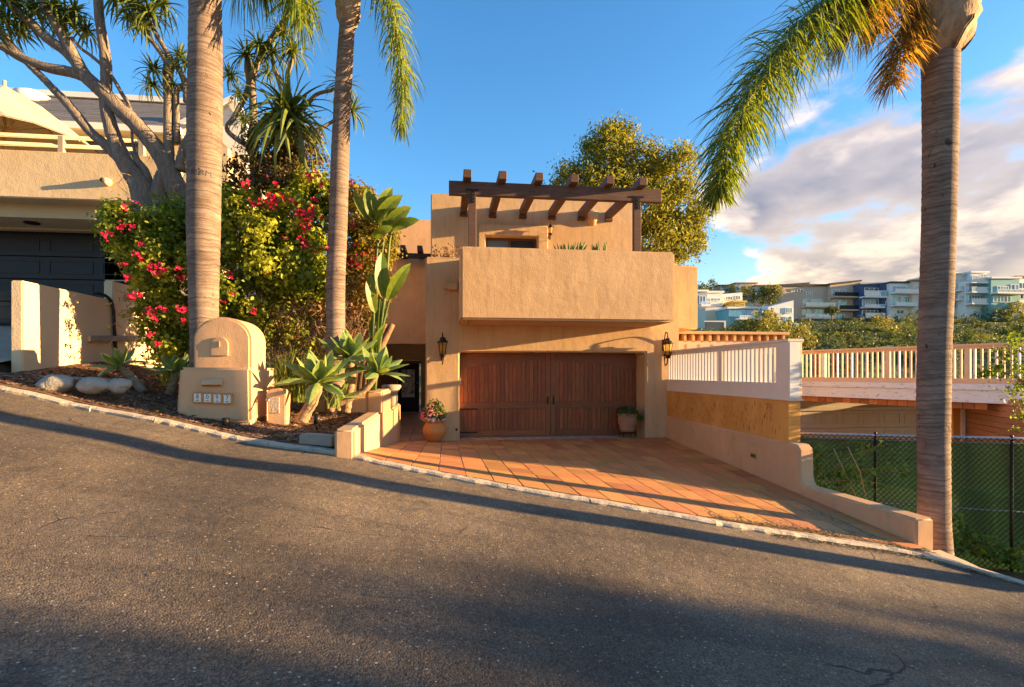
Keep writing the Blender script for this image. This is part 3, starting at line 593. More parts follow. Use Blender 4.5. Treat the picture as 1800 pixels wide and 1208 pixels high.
for i in range(46):
    x = rng.uniform(e0+.16, e1-.2); z = rng.uniform(-.95, .05); L = rng.uniform(.08, .22); a = rng.uniform(-1.2, 1.2)
    b.tube([(x, 21.915, z), (x+L*.5*math.sin(a)+.03, 21.905, z+L*.5*math.cos(a)), (x+L*math.sin(a), 21.915, min(z+L*math.cos(a), .12))], .009, 4)
b.build('iron_scrollwork', iron, ed)
b = MB(); b.sphere((e1-.08, 21.86, -.62+.2), .035, 8); b.build('door_knob', galv, ed)
b = MB(); b.box(e0-.1, e1+.2, 21.6, 21.9, -1.63, -1.58); b.build('door_sill', concrete, H)

# garage door: frames, rails and individual planks
gd = thing('garage_door', (2.63, 13.5, -1.62), 'double carriage style garage door of vertical reddish cedar planks', 'garage door')
GX0, GX1, GZ0, GZ1, GY = .30, 4.96, -1.62, .52, 13.50
b = MB(); b.box(GX0, GX1, GY+.03, GY+.08, GZ0, GZ1); b.build('backing', dwood_h, gd)
gm = (GX0+GX1)/2+.02
zr0 = P(900, 717, GY).z; zr1 = P(900, 709, GY).z; zr0 -= .02; zr1 += .03
def vplanks(x0, x1, z0, z1f, y):
    x = x0; n = round((x1-x0)/.106); w = (x1-x0)/n
    for i in range(n):
        mb = MB(); xa, xb = x0+i*w+.003, x0+(i+1)*w-.003; yo = y+rng.uniform(-.002, .002)
        mb.prism([(xa, yo, z0), (xb, yo, z0), (xb, yo, z1f(xb)), (xa, yo, z1f(xa))], (0, .03, 0)); mb.build('plank', dwood, gd, .004, 1)
for xa, xb, side in ((GX0, gm, -1), (gm, GX1, 1)):
    la = xa+(.13 if side > 0 else .02); lb = xb-(.13 if side < 0 else .02)
    arch = lambda x: (.30-.26*(((x-gm)*side-.1)/(2.3))**2*1.0)-.0
    vplanks(la, lb, GZ0+.16, lambda x: zr0, GY+.004)
    vplanks(la, lb, zr1, arch, GY+.004)
    for (x0, x1, z0, z1, nm) in ((xb-.13 if side < 0 else xa+.004, xb-.004 if side < 0 else xa+.13, GZ0, GZ1, 'stile'), (la+.002, lb-.002, zr0, zr1, 'rail'), (la+.002, lb-.002, GZ0, GZ0+.16, 'rail')):
        mb = MB(); mb.box(x0, x1, GY-.018, GY+.03, z0, z1); mb.build(nm, dwood_h, gd, .005, 1)
    xs = frange(la+.002, lb-.002, 14); mb = MB()
    mb.prism([(x, GY-.018, arch(x)) for x in xs]+[(xs[-1], GY-.018, GZ1), (xs[0], GY-.018, GZ1)], (0, .046, 0)); mb.build('arched_rail', dwood_h, gd)
    hx = gm+side*.075; mb = MB(); mb.box(hx-.016, hx+.016, GY-.028, GY-.018, P(900, 712, GY).z-.0, P(900, 696, GY).z); mb.tube([(hx, GY-.03, P(900, 711, GY).z), (hx, GY-.07, P(900, 708, GY).z), (hx, GY-.07, P(900, 701, GY).z), (hx, GY-.03, P(900, 698, GY).z)], .009, 6); mb.build('pull_handle', iron, gd)
for z in (P(830, 719, GY).z, P(830, 760, GY).z):
    mb = MB(); mb.box(GX0+.03, GX0+.46, GY-.026, GY-.019, z-.016, z+.016); mb.sphere((GX0+.46, GY-.024, z), .022, 6, sy=.3); mb.build('strap_hinge', iron, gd)
mb = MB(); mb.box(.318, .34, 12.86, 12.9, P(808, 676, 12.9).z, P(808, 666, 12.9).z); mb.build('door_sensor', white_wall, H)
mb = MB(); q = P(804, 755, YF); mb.lathe([(.03, 0), (.03, .012)], (0, 0, 0), 10); mb.v = [(q.x-.02+x, YF-.001-z, q.z+y) for x, y, z in mb.v]; mb.build('hose_bib', bronze, H)

# pergola
pg = thing('pergola', (2.6, 11.75, 2.69), 'weathered brown timber pergola standing on the roof terrace behind the balcony', 'pergola')
BY = 11.75; bx0 = P(789, 333, BY).x; bx1 = P(1161, 333, BY).x; bz1 = 4.17; bz0 = 3.875
b = MB(); b.box(bx0, bx1, BY-.07, BY+.07, bz0, bz1); b.build('crossbeam', bwood, pg, .008, 1)
for px in (830, 1119):
    x = P(px, 400, BY).x; b = MB(); b.box(x-.085, x+.085, BY-.065, BY+.065, 1.3, bz0-.003); po = b.build('post', bwood, pg, .008, 1)
    b = MB(); b.box(x-.045, x+.045, BY-.085, BY-.073, bz0-.18, bz0+.10); b.box(x-.14, x+.14, BY-.086, BY-.074, bz0+.085, bz0+.125)
    for dz in (-.13, -.06, .02): b.sphere((x, BY-.086, bz0+dz), .014, 6)
    b.build('iron_bracket', iron, pg)
for px in (822, 884, 948.5, 1010.5, 1073, 1131):
    x = P(px, 313, 11.40).x; b = MB(); b.box(x-.085, x+.085, 11.40, 14.0, 4.145, 4.325); b.build('rafter', bwood, pg, .008, 1)
    b = MB(); b.box(x-.10, x+.10, 13.90, 14.0, 4.06, 4.142); b.build('corbel', bwood, pg, .006, 1)

# wall lanterns
def lantern(base, H_, label, scroll_top, scale=1.0, front=True):
    x, y, z = base                           # centre of the glass, at the lantern axis
    t_ = thing('wall_lantern', (x, y, z), label, 'lantern', 'black carriage lanterns on the stucco walls' )
    s = H_; n = 6
    def ring(r0, r1, z0, z1): return MB().lathe([(r0, z0), (r1, z1)], (x, y, z), n, sm=False)
    g_ = MB(); g_.lathe([(.062*s, -.13*s), (.098*s, .12*s)], (x, y, z), n, sm=False); g_.build('lamp_glass', amber, t_)
    for k in range(n):
        a = 2*math.pi*(k+.5)/n; mb = MB(); mb.tube([(x+.064*s*math.cos(a), y+.064*s*math.sin(a), z-.13*s), (x+.10*s*math.cos(a), y+.10*s*math.sin(a), z+.12*s)], .008*s, 4); mb.build('mullion', bronze, t_)
    mb = MB(); mb.lathe([(.03*s, -.21*s), (.06*s, -.19*s), (.05*s, -.165*s), (.078*s, -.155*s), (.078*s, -.13*s)], (x, y, z), 12); mb.build('lamp_base', bronze, t_)
    mb = MB(); mb.lathe([(.128*s, .12*s), (.130*s, .135*s), (.075*s, .185*s), (.062*s, .215*s), (.066*s, .225*s), (.03*s, .245*s), (.012*s, .26*s), (.02*s, .29*s), (.006*s, .34*s), (.004*s, .355*s)], (x, y, z), 12); mb.build('lamp_roof', bronze, t_)
    mb = MB(); mb.lathe([(.018*s, -.30*s), (.01*s, -.28*s), (.022*s, -.25*s), (.014*s, -.21*s)], (x, y, z), 8); mb.build('finial', bronze, t_)
    mb = MB(); mb.tube([(x, y, z-.04*s), (x, y, z+.06*s)], .014*s, 6); mb.build('candle_bulb', white_wall, t_)
    yw_ = base[3] if len(base) > 3 else y+.25
    return t_, x, y, z
def arm(t_, x, y, z, yw_, s, top):
    mb = MB(); zz = z+(.1*s if top else -.14*s)
    mb.box(x-.045*s, x+.045*s, yw_-.03, yw_, zz-.13*s, zz+.13*s); mb.build('wall_plate', bronze, t_, .008, 1)
    mb = MB()
    if top: mb.tube(smooth_path([(x, yw_-.02, z+.13*s), (x, yw_-.07, z+.30*s), (x, (yw_+y)/2, z+.385*s), (x, y+.01, z+.34*s), (x, y, z+.25*s)], 5), .013*s, 6)
    mb.tube(smooth_path([(x, yw_-.02, z-.10*s), (x, yw_-.05, z-.26*s), (x, (yw_+y)/2+.02, z-.36*s), (x, y+.03, z-.30*s), (x, y, z-.2*s)], 5), .013*s, 6)
    mb.tube(smooth_path([(x, yw_-.02, z-.02*s), (x, yw_-.10, z-.08*s), (x, yw_-.13, z-.16*s), (x, yw_-.08, z-.20*s), (x, yw_-.05, z-.16*s)], 4), .008*s, 5)
    mb.build('scroll_arm', bronze, t_)
q = P(778, 612, 12.52); a = lantern((q.x, 12.52, q.z), 1.05, 'black wall lantern left of the garage door with pointed finial', False); arm(*a, YF, 1.05, False)
q = P(1174, 614, 12.58); a = lantern((q.x, 12.58, q.z), 1.1, 'black wall lantern right of the garage door hanging under a curled arm', True); arm(*a, YF, 1.1, True)
q = P(968, 405, 13.75); a = lantern((q.x, 13.75, q.z), .62, 'small black wall lantern beside the upper terrace window', False); arm(*a, UY-.02, .62, False)

# flowers in terracotta pots
def leafball(name, c, r, n, size, m, parent, tint=None, zc=.8):
    d = nr.normal(size=(n, 3)); d /= np.linalg.norm(d, axis=1)[:, None]; d[:, 2] = np.abs(d[:, 2])*zc
    rr = nr.uniform(.55, 1.05, n)[:, None]; return leaf_obj(name, np.array(c)+d*rr*np.array(r), d, size, m, parent, spread=.6, tint=tint)
def pot(px, Y, pyb, prof, m, label, stand=0):
    q = P(px, pyb, Y); z0 = zd(q.x, Y)+.02+stand; t_ = thing('flower_pot', (q.x, Y, z0-stand), label, 'flower pot', 'potted flowers beside the garage door')
    mb = MB(); mb.lathe(prof, (q.x, Y, z0), 28); mb.build('pot', m, t_)
    zt = max(p[1] for p in prof); rt = max(p[0] for p in prof if p[1] > zt-.08)
    mb = MB(); mb.lathe([(.01, zt-.045), (rt*.86, zt-.04)], (q.x, Y, z0), 16); mb.build('soil', mulch_m, t_)
    return t_, Vector((q.x, Y, z0+zt-.03)), rt
pr = [(.12, 0), (.14, .02), (.235, .14), (.27, .24), (.268, .31), (.235, .385), (.212, .41), (.215, .44), (.262, .475), (.272, .49), (.265, .50), (.225, .50), (.205, .45)]
t_, c, rt = pot(764, 12.35, 770, pr, terra_pot, 'glossy orange bellied terracotta pot of pink and white flowers left of the garage')
leafball('foliage', c, (.27, .25, .50), 1300, .05, lf_pot, t_, zc=1)
for m_, n, tt in (('pink_petal', 60, (.75, .10, .12)), ('cream_petal', 60, (.80, .55, .40)), ('white_petal', 40, (.75, .75, .78))):
    mm = leafmat(m_, tt, tuple(min(1, x*1.15) for x in tt), .3, tr=(1, 1, 1)); stuff(leafball('flowers', c+Vector((-.07 if m_ != 'white_petal' else .02, -.06, .04)), (.27, .27, .34 if m_ != 'white_petal' else .06), n*2, .07, mm, t_, zc=1))
pr2 = [(.17, 0), (.18, .02), (.205, .10), (.195, .13), (.235, .20), (.245, .28), (.245, .33), (.225, .385), (.25, .405), (.262, .42), (.262, .45), (.225, .45), (.205, .41)]
t_, c, rt = pot(1103, 13.0, 770, pr2, clay_pot, 'weathered ridged clay pot of purple flowers on an iron stand right of the garage', .14)
leafball('foliage', c, (.27, .27, .27), 1100, .05, lf_pot, t_); leafball('flowers', c, (.26, .26, .30), 70, .05, leafmat('purple_petal', (.30, .03, .16), (.45, .08, .28), .3), t_)
leafball('trailing_foliage', c+Vector((.27, -.1, -.12)), (.09, .1, .16), 260, .05, lf_vine, t_)
b = MB(); zz = c.z-.45-.14+.03
b.tube([(c.x+.2*math.cos(2*math.pi*k/16), 13.0+.2*math.sin(2*math.pi*k/16), zz+.13) for k in range(17)], .012, 5)
for k in range(4):
    a_ = math.pi/4+k*math.pi/2; b.tube([(c.x+.2*math.cos(a_), 13+.2*math.sin(a_), zz+.15), (c.x+.23*math.cos(a_), 13+.23*math.sin(a_), zz+.03), (c.x+.19*math.cos(a_), 13+.19*math.sin(a_), zz)], .010, 5)
b.build('iron_stand', iron, t_)
# succulents along the terrace parapet
for px, w_, n, lab in ((1000, 44, 26, 'clump of spiky green succulents showing above the balcony parapet, the wider one'), (1053, 22, 13, 'small clump of spiky green succulents above the right part of the balcony parapet')):
    q0 = P(px-w_/2, 436, 11.75); q1 = P(px+w_/2, 436, 11.75); pts = []
    t_ = thing('terrace_succulent', ((q0.x+q1.x)/2, 12.0, 2.6), lab, 'succulent', 'succulents on the roof terrace')
    mb = MB()
    for i in range(n):
        x = rng.uniform(q0.x, q1.x); y = 11.75+rng.uniform(-.08, .08); z = 2.66; a = (x-(q0.x+q1.x)/2)*.4+rng.uniform(-.05, .05); L = rng.uniform(.19, .30)
        mb.tube([(x, y, z), (x+a*.5, y, z+L*.6), (x+a, y+rng.uniform(-.03, .03), z+L)], [.018, .016, .003], 4)
    mb.build('spiky_leaves', lf_agave, t_, tint=[rng.random() for _ in mb.v])
    mb = MB(); mb.box(q0.x, q1.x, 11.63, 11.95, 1.3, 2.675); mb.build('planter_soil', mulch_m, t_)
q = P(790, 450, 12.95); pts = q+Vector((0, .1, 0)); N = 170
cen = np.array([(rng.uniform(P(760, 450, 13.1).x, P(812, 450, 13.1).x), 13.1+rng.uniform(-.1, .1), 2.72+abs(rng.gauss(0, .17))) for _ in range(N)])
t_ = thing('potted_succulent', (cen[:, 0].mean(), 13.1, 2.72), 'sparse brown and green dried succulent on the ledge left of the balcony', 'succulent')
leaf_obj('leaves', cen, np.tile([0, -1, 0], (N, 1)), .07, lf_dead, t_, aspect=.4)
mb = MB()
for i in range(16):
    x = rng.uniform(cen[:, 0].min(), cen[:, 0].max()); mb.tube([(x, 13.1, 2.7), (x+rng.uniform(-.1, .1), 13.1, 2.95), (x+rng.uniform(-.15, .15), 13.08, 3.05)], .006, 4)
mb.build('stems', twig_m, t_)
# ------------------------------------------------------------ low walls of the lot
w = thing('stepped_garden_wall', (-1.2, 8, -1.2), 'low stepped stucco wall between the mulch bed and the tiled driveway', 'garden wall')
b = MB(); b.prism([(-1.31, 6.5, -1.35), (-1.31, 9.32, -1.6), (-1.31, 9.32, -.65), (-1.31, 6.5, -.67)], (.23, 0, 0)); b.build('wall', stucco_s, w, .03, 3)
b = MB(); b.box(-1.34, -1.075, 9.30, 10.62, -1.75, -.315); b.box(-2.35, -1.335, 9.30, 9.52, -1.75, -.32); b.build('pillar', stucco_s, w, .03, 3)
b = MB(); b.box(-1.33, -1.078, 10.60, 12.9, -1.8, -.73); b.build('step_wall', stucco_s, w, .03, 3)
b = MB(); q = P(700, 700, 12.0); b.lathe([(.10, -.05), (.13, .1), (.14, .3), (.22, .42), (.20, .46), (.0, .47)], (-1.2, 12.0, -.73), 14); b.build('wall_cap_urn', conc_grey, w)
rw = thing('retaining_wall', (5.57, 9, -1.9), 'low pinkish tan stucco retaining wall stepping down along the right of the driveway', 'retaining wall')
b = MB(); pr = [(5.45, 5.63, -2.6), (5.45, 13.0, -2.6), (5.45, 13.0, -1.08), (5.45, 7.80, -1.13)]
pr += [(5.45, 7.74, -1.16), (5.45, 7.71, -1.22), (5.45, 7.70, -1.6), (5.45, 7.66, -1.72), (5.45, 7.58, -1.745), (5.45, 5.63, -1.71)]
b.prism(pr, (.25, 0, 0)); b.build('wall', stucco_s, rw, .03, 3)
q0 = PX = None
def at_x(px, py, X): t_ = ta(px); return P(px, py, X/t_)
q = at_x(1325, 801, 5.45); b = MB(); b.box(5.435, 5.452, q.y-.09, q.y+.09, q.z-.045, q.z+.045); v_ = b.build('vent_frame', gold_frame, rw, .004, 1)
b = MB(); b.box(5.430, 5.437, q.y-.065, q.y+.065, q.z-.025, q.z+.025); b.build('vent_grille', ink, v_)

# boxed railing wall of the neighbour: plywood below, white balusters above
RX0, RX1 = 5.50, 5.71
bx = thing('boxed_railing', (5.6, 10.4, -1.1), 'white baluster railing on a plywood clad parapet beside the garage', 'railing')
b = MB(); b.box(RX0, RX1, 8.05, 12.84, -1.13, -.44); b.build('plywood_panel', ply, bx, .004, 1)
N = 90
# worm-like dark runs in the plywood
b = MB()
for i in range(150):
    y = rng.uniform(8.2, 12.6); z = rng.uniform(-1.0, -.5); L = rng.uniform(.02, .12); x = RX0-.0015; wv = rng.uniform(-.03, .03)
    b.add([(x, y, z), (x, y+.016*rng.uniform(.4, 1.2), z), (x, y+wv+.01, z-L), (x, y+wv, z-L)], [(0, 1, 2, 3)])
b.build('plywood_marks', mat('ply_mark', (.20, .07, .02), (.30, .12, .03)), bx)
b = MB(); b.box(RX0-.015, RX1+.01, 8.03, 12.84, -.438, -.17); b.build('skirt_board', pinkp, bx, .004, 1)
b = MB(); b.box(RX0-.03, RX1+.03, 8.01, 12.84, -.455, -.436); b.build('ledge_trim', pinkp, bx)
b = MB(); b.box(RX0-.03, RX1+.04, 8.02, 12.84, .50, .545); b.box(RX0-.01, RX1-.08, 8.3, 12.83, .44, .50); b.build('top_rail', pinkp, bx, .004, 1)
b = MB(); b.box(RX0-.018, RX1+.012, 8.028, 8.36, -.45, .50); b.build('end_post', pinkp, bx, .006, 1)
b = MB(); b.box(RX0+.0, RX0+.16, 8.015, 8.027, -.42, .49); b.build('end_panel', whitep, bx)
q = at_x(1266, 640, RX0); b = MB(); b.box(RX0-.012, RX1-.08, q.y-.07, q.y+.07, -.168, .44); b.build('mid_post', pinkp, bx, .004, 1)
ys = []
y = 8.46
while y < 12.8:
    if abs(y-q.y) > .11: ys.append(y)
    y += .135
for y in ys:
    b = MB(); b.box(RX0, RX0+.05, y-.022, y+.022, -.17, .44); b.build('baluster', whitep, bx)

# cedar framed carport roof edge beyond the railing
cf = thing('timber_fence', (8, 15.2, -3), 'orange lit timber framed fence top behind the white railing', 'fence')
a0, a1 = P(1180, 585, 15.2), P(1381, 585, 15.2)
b = MB(); b.box(a0.x, a1.x, 15.0, 15.5, a0.z-.04, a0.z+.04); b.build('cap_board', fresh, cf)
n = 14
for i in range(n):
    x = a0.x+(a1.x-a0.x)*(i+.3)/n; b = MB(); b.box(x, x+.07, 15.06, 15.40, a0.z-.24, a0.z-.042); b.build('block', fresh, cf)
b = MB(); b.box(a0.x, a1.x, 15.42, 15.46, a0.z-.24, a0.z-.04); b.build('back_board', ply, cf)
b = MB(); b.box(a0.x, a1.x, 15.1, 15.2, a0.z-.62, a0.z-.24); b.build('fascia_board', lumber, cf)
for i in range(9):
    x = a0.x+(a1.x-a0.x)*(i+.08)/9; b = MB(); b.box(x, x+.30, 15.085, 15.10, a0.z-.54, a0.z-.34); b.build('panel', lumber, cf)
b = MB(); b.box(a0.x-.6, a1.x-.2, 15.6, 15.66, -3.2, a0.z-.62); b.build('plywood_sheet', ply, cf)
for px in (1288, 1332, 1376):
    x = P(px, 640, 15.0).x; b = MB(); b.box(x-.05, x+.05, 14.95, 15.05, -3.2, a0.z-.6); b.build('post', fresh, cf)
for k in range(5):
    b = MB(); b.box(a0.x, a1.x, 14.86, 14.9, -.30+k*.085-.4, -.26+k*.085-.4); b.build('slat', fresh, cf)

# bridge deck of the lower neighbour with its own railing
D0 = PC(1408, 655, 16.6); D1 = PC(1700, 655, 12.9); dv = (D1-D0); dv.z = 0; Ld = dv.length; dv.normalize(); dn = Vector((dv.y, -dv.x, 0))
if dn.y > 0: dn = -dn
Lt = Ld+1.75
def dp(s, off, z): q = D0+dv*s+dn*off; return (q.x, q.y, z)
dk = thing('deck_railing', (D0+dv*Lt/2)+Vector((0, 0, -.55)), 'long white and bare wood railing along the raised deck beyond the palm', 'railing')
ZD0, ZD1 = -.28, .66
b = MB(); b.beam(dp(-.6, 0, ZD1), dp(Lt, 0, ZD1), .14, .05); b.beam(dp(-.6, 0, ZD1-.06), dp(Lt, 0, ZD1-.06), .05, .07); b.build('top_rail', lumber, dk)
b = MB(); b.beam(dp(-.6, 0, ZD0+.08), dp(Lt, 0, ZD0+.08), .09, .12); b.build('bottom_rail', lumber, dk)
s_ = -.5; i = 0
while s_ < Lt:
    b = MB(); big = i % 13 == 9; hw = .055 if big else .02
    b.beam(dp(s_, 0, ZD0+.14), dp(s_, 0, ZD1-.095), .075 if big else .045, hw*2, up=dv); b.build('post' if big else 'baluster', lumber if (i*7) % 3 else whitep, dk); s_ += .135; i += 1
fs = thing('raised_deck', (D0+dv*Lt/2)+Vector((0, 0, -.8)), 'raised deck edged by a peeling white fascia beam', 'deck')
b = MB(); b.beam(dp(-.8, .02, ZD0-.06), dp(Lt-.3, .02, ZD0-.06), .10, .15); b.build('edge_trim', peel, fs)
b = MB(); b.beam(dp(-.8, -.02, ZD0-.29), dp(Lt-.6, -.02, ZD0-.29), .09, .30); b.build('fascia_beam', peel, fs)
b = MB(); b.prism([dp(-.8, -.05, ZD0-.02), dp(Lt, -.05, ZD0-.02), dp(Lt, -6, ZD0-.02), dp(-.8, -6, ZD0-.02)], (0, 0, .05)); b.build('deck_floor', lumber, fs)
for i in range(26):
    s0 = -.7+i*.21; b = MB(); b.prism([dp(s0, -.10, ZD0-.42), dp(s0+.195, -.10, ZD0-.42), dp(s0+.195, -3, ZD0-.42), dp(s0, -3, ZD0-.42)], (0, 0, .03)); b.build('soffit_board', cedar, fs)
for i in range(22):
    s0 = -.7+i*.24; b = MB(); b.prism([dp(s0, -.07, ZD0-.60), dp(s0+.228, -.07, ZD0-.60), dp(s0+.228, -.07, ZD0-.44), dp(s0, -.07, ZD0-.44)], tuple(-dn*.03)); b.build('cedar_trim', cedar, fs)
q0 = PC(1412, 655, 15.6); 
ng = thing('lower_garage', (q0+Vector((2, 1, -3))), 'taupe panelled garage door below the raised deck', 'garage')
GYY = 15.9; xa, xb = P(1400, 700, GYY).x, P(1668, 700, GYY).x
b = MB(); b.box(xa-.4, xb, GYY+.06, GYY+3, -3.4, -.5); b.build('wall', gdoor_t, ng)
zt = P(1500, 716, GYY).z
b = MB(); b.box(xa, xb, GYY-.04, GYY+.06, zt-.10, zt); b.build('header_trim', gdoor_t, ng)
pw = (P(1500, 0, GYY).x-P(1463, 0, GYY).x)
rows = [zt-.10-.56*i for i in range(5)]
for r_ in range(4):
    z1 = rows[r_]-.012; z0 = rows[r_+1]; b = MB(); b.box(xa, xb, GYY, GYY+.05, z0, z1); sec_ = b.build('door_section', gdoor_t, ng, .006, 1)
    x = xa+.12
    while x < xb-pw:
        pb = MB(); x1 = x+pw*.78; zz0, zz1 = z0+.12, z1-.10; yf = GYY-.001
        for (a, c_, d_, e_) in ((x, x1, zz0, zz0+.03), (x, x1, zz1-.03, zz1), (x, x+.03, zz0+.03, zz1-.03), (x1-.03, x1, zz0+.03, zz1-.03)): pb.box(a, c_, yf-.018, yf+.01, d_, e_)
        pb.build('panel', gdoor_t, sec_); x += pw
b = MB(); b.box(xb+.02, xb+.15, 14.5, GYY+.3, -3.4, -.62); b.build('added_sun_block', gdoor_t, ng)  # hidden wall added to block the low sun from the garage door
q = PC(1690, 655, 14.2); b = MB(); b.box(q.x-.25, q.x-.02, q.y, q.y+.08, -3.3, ZD0-.6); b.build('plywood_jamb', ply, ng)
b = MB(); b.box(q.x-.02, q.x+.10, q.y-.02, q.y+.10, -3.3, ZD0-.6); b.build('jamb_post', whitep, ng)
sd = thing('siding_wall', PC(1760, 800, 12), 'reddish brown horizontal board siding wall below the deck at far right', 'wall')
s0 = PC(1694, 655, 14.4); s1 = PC(1900, 655, 9.8)
for k in range(11):
    z = -.70-.135*k; b = MB(); b.beam((s0.x, s0.y, z), (s1.x, s1.y, z), .03+.02*(k % 2), .128, up=(0, 0, 1)); b.build('siding_board', cedar_s, sd, .006, 1)
b = MB(); b.beam((s0.x+.1, s0.y+.1, -1.9), (s1.x+.1, s1.y+.1, -1.9), .05, 2.6); b.build('backing_wall', cedar_s, sd)

# chain-link fence with green privacy mesh
FA = Vector((5.74, 8.15, 0)); FB = Vector((10.6, 6.35, 0)); fv = (FB-FA); FL = fv.length; fv.normalize(); fn = Vector((fv.y, -fv.x, 0))
ZF = -1.00
fe = thing('chain_link_fence', (FA+FB)/2+Vector((0, 0, -3.3)), 'chain link fence hung with dark green privacy mesh', 'fence')
fp = lambda s, off, z: tuple(FA+fv*s+fn*off+Vector((0, 0, z)))
b = MB(); b.tube([fp(-.1, 0, ZF), fp(FL, 0, ZF)], .022, 8); b.build('top_rail', galv, fe)
for s_ in (1.12, 2.95, 4.8):
    b = MB(); b.tube([fp(s_, 0, -3.5), fp(s_, 0, ZF+.02)], .022, 8); b.sphere(fp(s_, 0, ZF+.03), .028, 8); b.build('fence_post', iron if s_ < 3 else galv, fe)
b = MB(); b.tube([fp(0, -.01, -2.05), fp(FL, -.01, -2.15)], .014, 6); b.tube([fp(0, .0, ZF-.07), fp(FL, .0, ZF-.08)], .010, 5); b.build('mid_rail', galv, fe)
b = MB(); n = 60
vs = []; 
for i in range(n+1):
    for z in (ZF-.06, -1.6, -2.2, -2.8, -3.4): vs.append(fp(FL*i/n, -.035+.012*math.sin(i*.9+z*2)+rng.uniform(-.004, .004), z+rng.uniform(-.006, .006)))
b.add(vs, [(i*5+k, (i+1)*5+k, (i+1)*5+k+1, i*5+k+1) for i in range(n) for k in range(4)], 0, True); b.build('privacy_mesh', screen, fe)
b = MB(); ce = .078; s_ = -2.4; wire = []
def wireseg(a, c_):
    b.beam(a, c_, .0075, .0075, up=tuple(fn))
while s_ < FL:
    for sg in (1, -1):
        # diagonal from bottom to top clipped to fence
        z0, z1 = -3.3, ZF; L = z1-z0; sa, sb = s_, s_+L*.92
        if sg < 0: sa, sb = sb, sa
        t0, t1 = 0.0, 1.0; d_ = sb-sa
        for lim, sgn in ((0, 1), (FL, -1)):
            tt = (lim-sa)/d_
            if (d_ > 0) == (sgn > 0): t0 = max(t0, tt)
            else: t1 = min(t1, tt)
        if t1 > t0: wireseg(fp(sa+d_*t0, .02, z0+L*t0), fp(sa+d_*t1, .02, z0+L*t1))
    s_ += ce
stuff(b.build('chain_link_wire', iron, fe))
# things dimly seen through the mesh
bn = thing('refuse_bin', fp(3.2, -1.0, -3.3), 'dark wheeled refuse bin dimly seen behind the green mesh', 'bin')
c = Vector(fp(3.3, -1.1, -3.35)); b = MB(); b.prism([(c.x-.30, c.y-.3, c.z), (c.x+.30, c.y-.3, c.z), (c.x+.36, c.y-.3, c.z+1.3), (c.x-.36, c.y-.3, c.z+1.3)], (0, .6, 0)); b.build('body', blackh, bn, .03)
b = MB(); b.box(c.x-.39, c.x+.39, c.y-.36, c.y+.36, c.z+1.3, c.z+1.36); b.build('lid', blackh, bn, .02)
for sx in (-.3, .3):
    b = MB(); b.lathe([(.1, -.03), (.12, 0), (.1, .03)], (0, 0, 0), 12); b.v = [(c.x+sx+z, c.y+.3+x, c.z+.1+y) for x, y, z in b.v]; b.build('wheel', iron, bn)

# wires, kerb end chunk
b = MB(); e = [P(1606, 972, 5.45), P(1650, 968, 5.75), P(1700, 990, 5.5), P(1760, 1018, 5.1), P(1750, 1030, 4.85), P(1690, 1003, 5.15), P(1640, 985, 5.3)]
b.prism([(p.x, p.y, p.z-.10) for p in e], (0, 0, .12)); o = b.build('concrete_footing', conc_grey, None, .02, 2); tag(o, 'broken grey concrete footing at the foot of the palm and wall end', 'concrete slab')
b = MB(); b.tube(smooth_path([P(1700, 1000, 5.6), P(1740, 1018, 5.35), P(1790, 1030, 5.0), P(1850, 1050, 4.6)], 5), .045, 8); o = b.build('drain_pipe', blackh); tag(o, 'black plastic drain pipe lying on the bank at the street edge', 'pipe')

# ------------------------------------------------------------ mailbox pillar
MY = 7.5; ma, mb_ = P(308, 720, MY), P(440, 735, MY)
mx0, mx1 = ma.x, P(441, 720, MY).x; mzt = P(370, 646, MY).z; mz0 = -.62; mzb = P(370, 726, MY).z
mail = thing('mailbox_pillar', ((mx0+mx1)/2, 7.9, mz0-.1), 'arched stucco mailbox pillar with ochre framed number tiles', 'mailbox pillar')
MD = 1.22
def rot_all(mb): pass
b = MB(); tp = .035
lo = [(mx0, MY, mz0), (mx1, MY, mz0-.05), (mx1, MY+MD, mz0), (mx0, MY+MD, mz0)]; hi = [(mx0+tp, MY+.03, mzt), (mx1-tp*.6, MY+.03, mzt), (mx1-tp*.6, MY+MD, mzt), (mx0+tp, MY+MD, mzt)]
b.add(lo+hi, [(0, 3, 2, 1), (4, 5, 6, 7), (0, 1, 5, 4), (1, 2, 6, 5), (2, 3, 7, 6), (3, 0, 4, 7)]); b.build('base', stucco_s, mail, .035, 4)
b = MB(); b.box(mx0+.1, mx1-.02, MY+.06, MY+MD-.1, mz0-.35, mz0+.05); b.build('footing', concrete, mail, .01, 1)
ax0, ax1 = P(339, 600, MY+.12).x, P(441, 600, MY+.12).x; acx, ar = (ax0+ax1)/2, (ax1-ax0)/2
za = P(390, 557, MY+.12).z-ar*.86
b = MB(); n = 20; prf = [(ax0, MY+.12, mzt-.1)]+[(acx-ar*math.cos(math.pi*i/n), MY+.12, za+ar*.86*math.sin(math.pi*i/n)) for i in range(n+1)]+[(ax1, MY+.12, mzt-.1)]
b.prism(prf[::-1], (0, .62, 0)); b.build('arched_top', stucco_s, mail, .03, 4)
mc = P(387, 611, MY+.12); s_ = ppm(MY, 387)
b = MB(); hw = 14.5*s_; prf = [(mc.x-hw, 0, mc.z-15*s_)]+[(mc.x-hw*math.cos(math.pi*i/12), 0, mc.z+4*s_+hw*math.sin(math.pi*i/12)) for i in range(13)]+[(mc.x+hw, 0, mc.z-15*s_)]
b.prism([(x, MY+.095, z) for x, y, z in prf][::-1], (0, .04, 0)); dr = b.build('mail_door', stucco_s, mail, .006, 2)
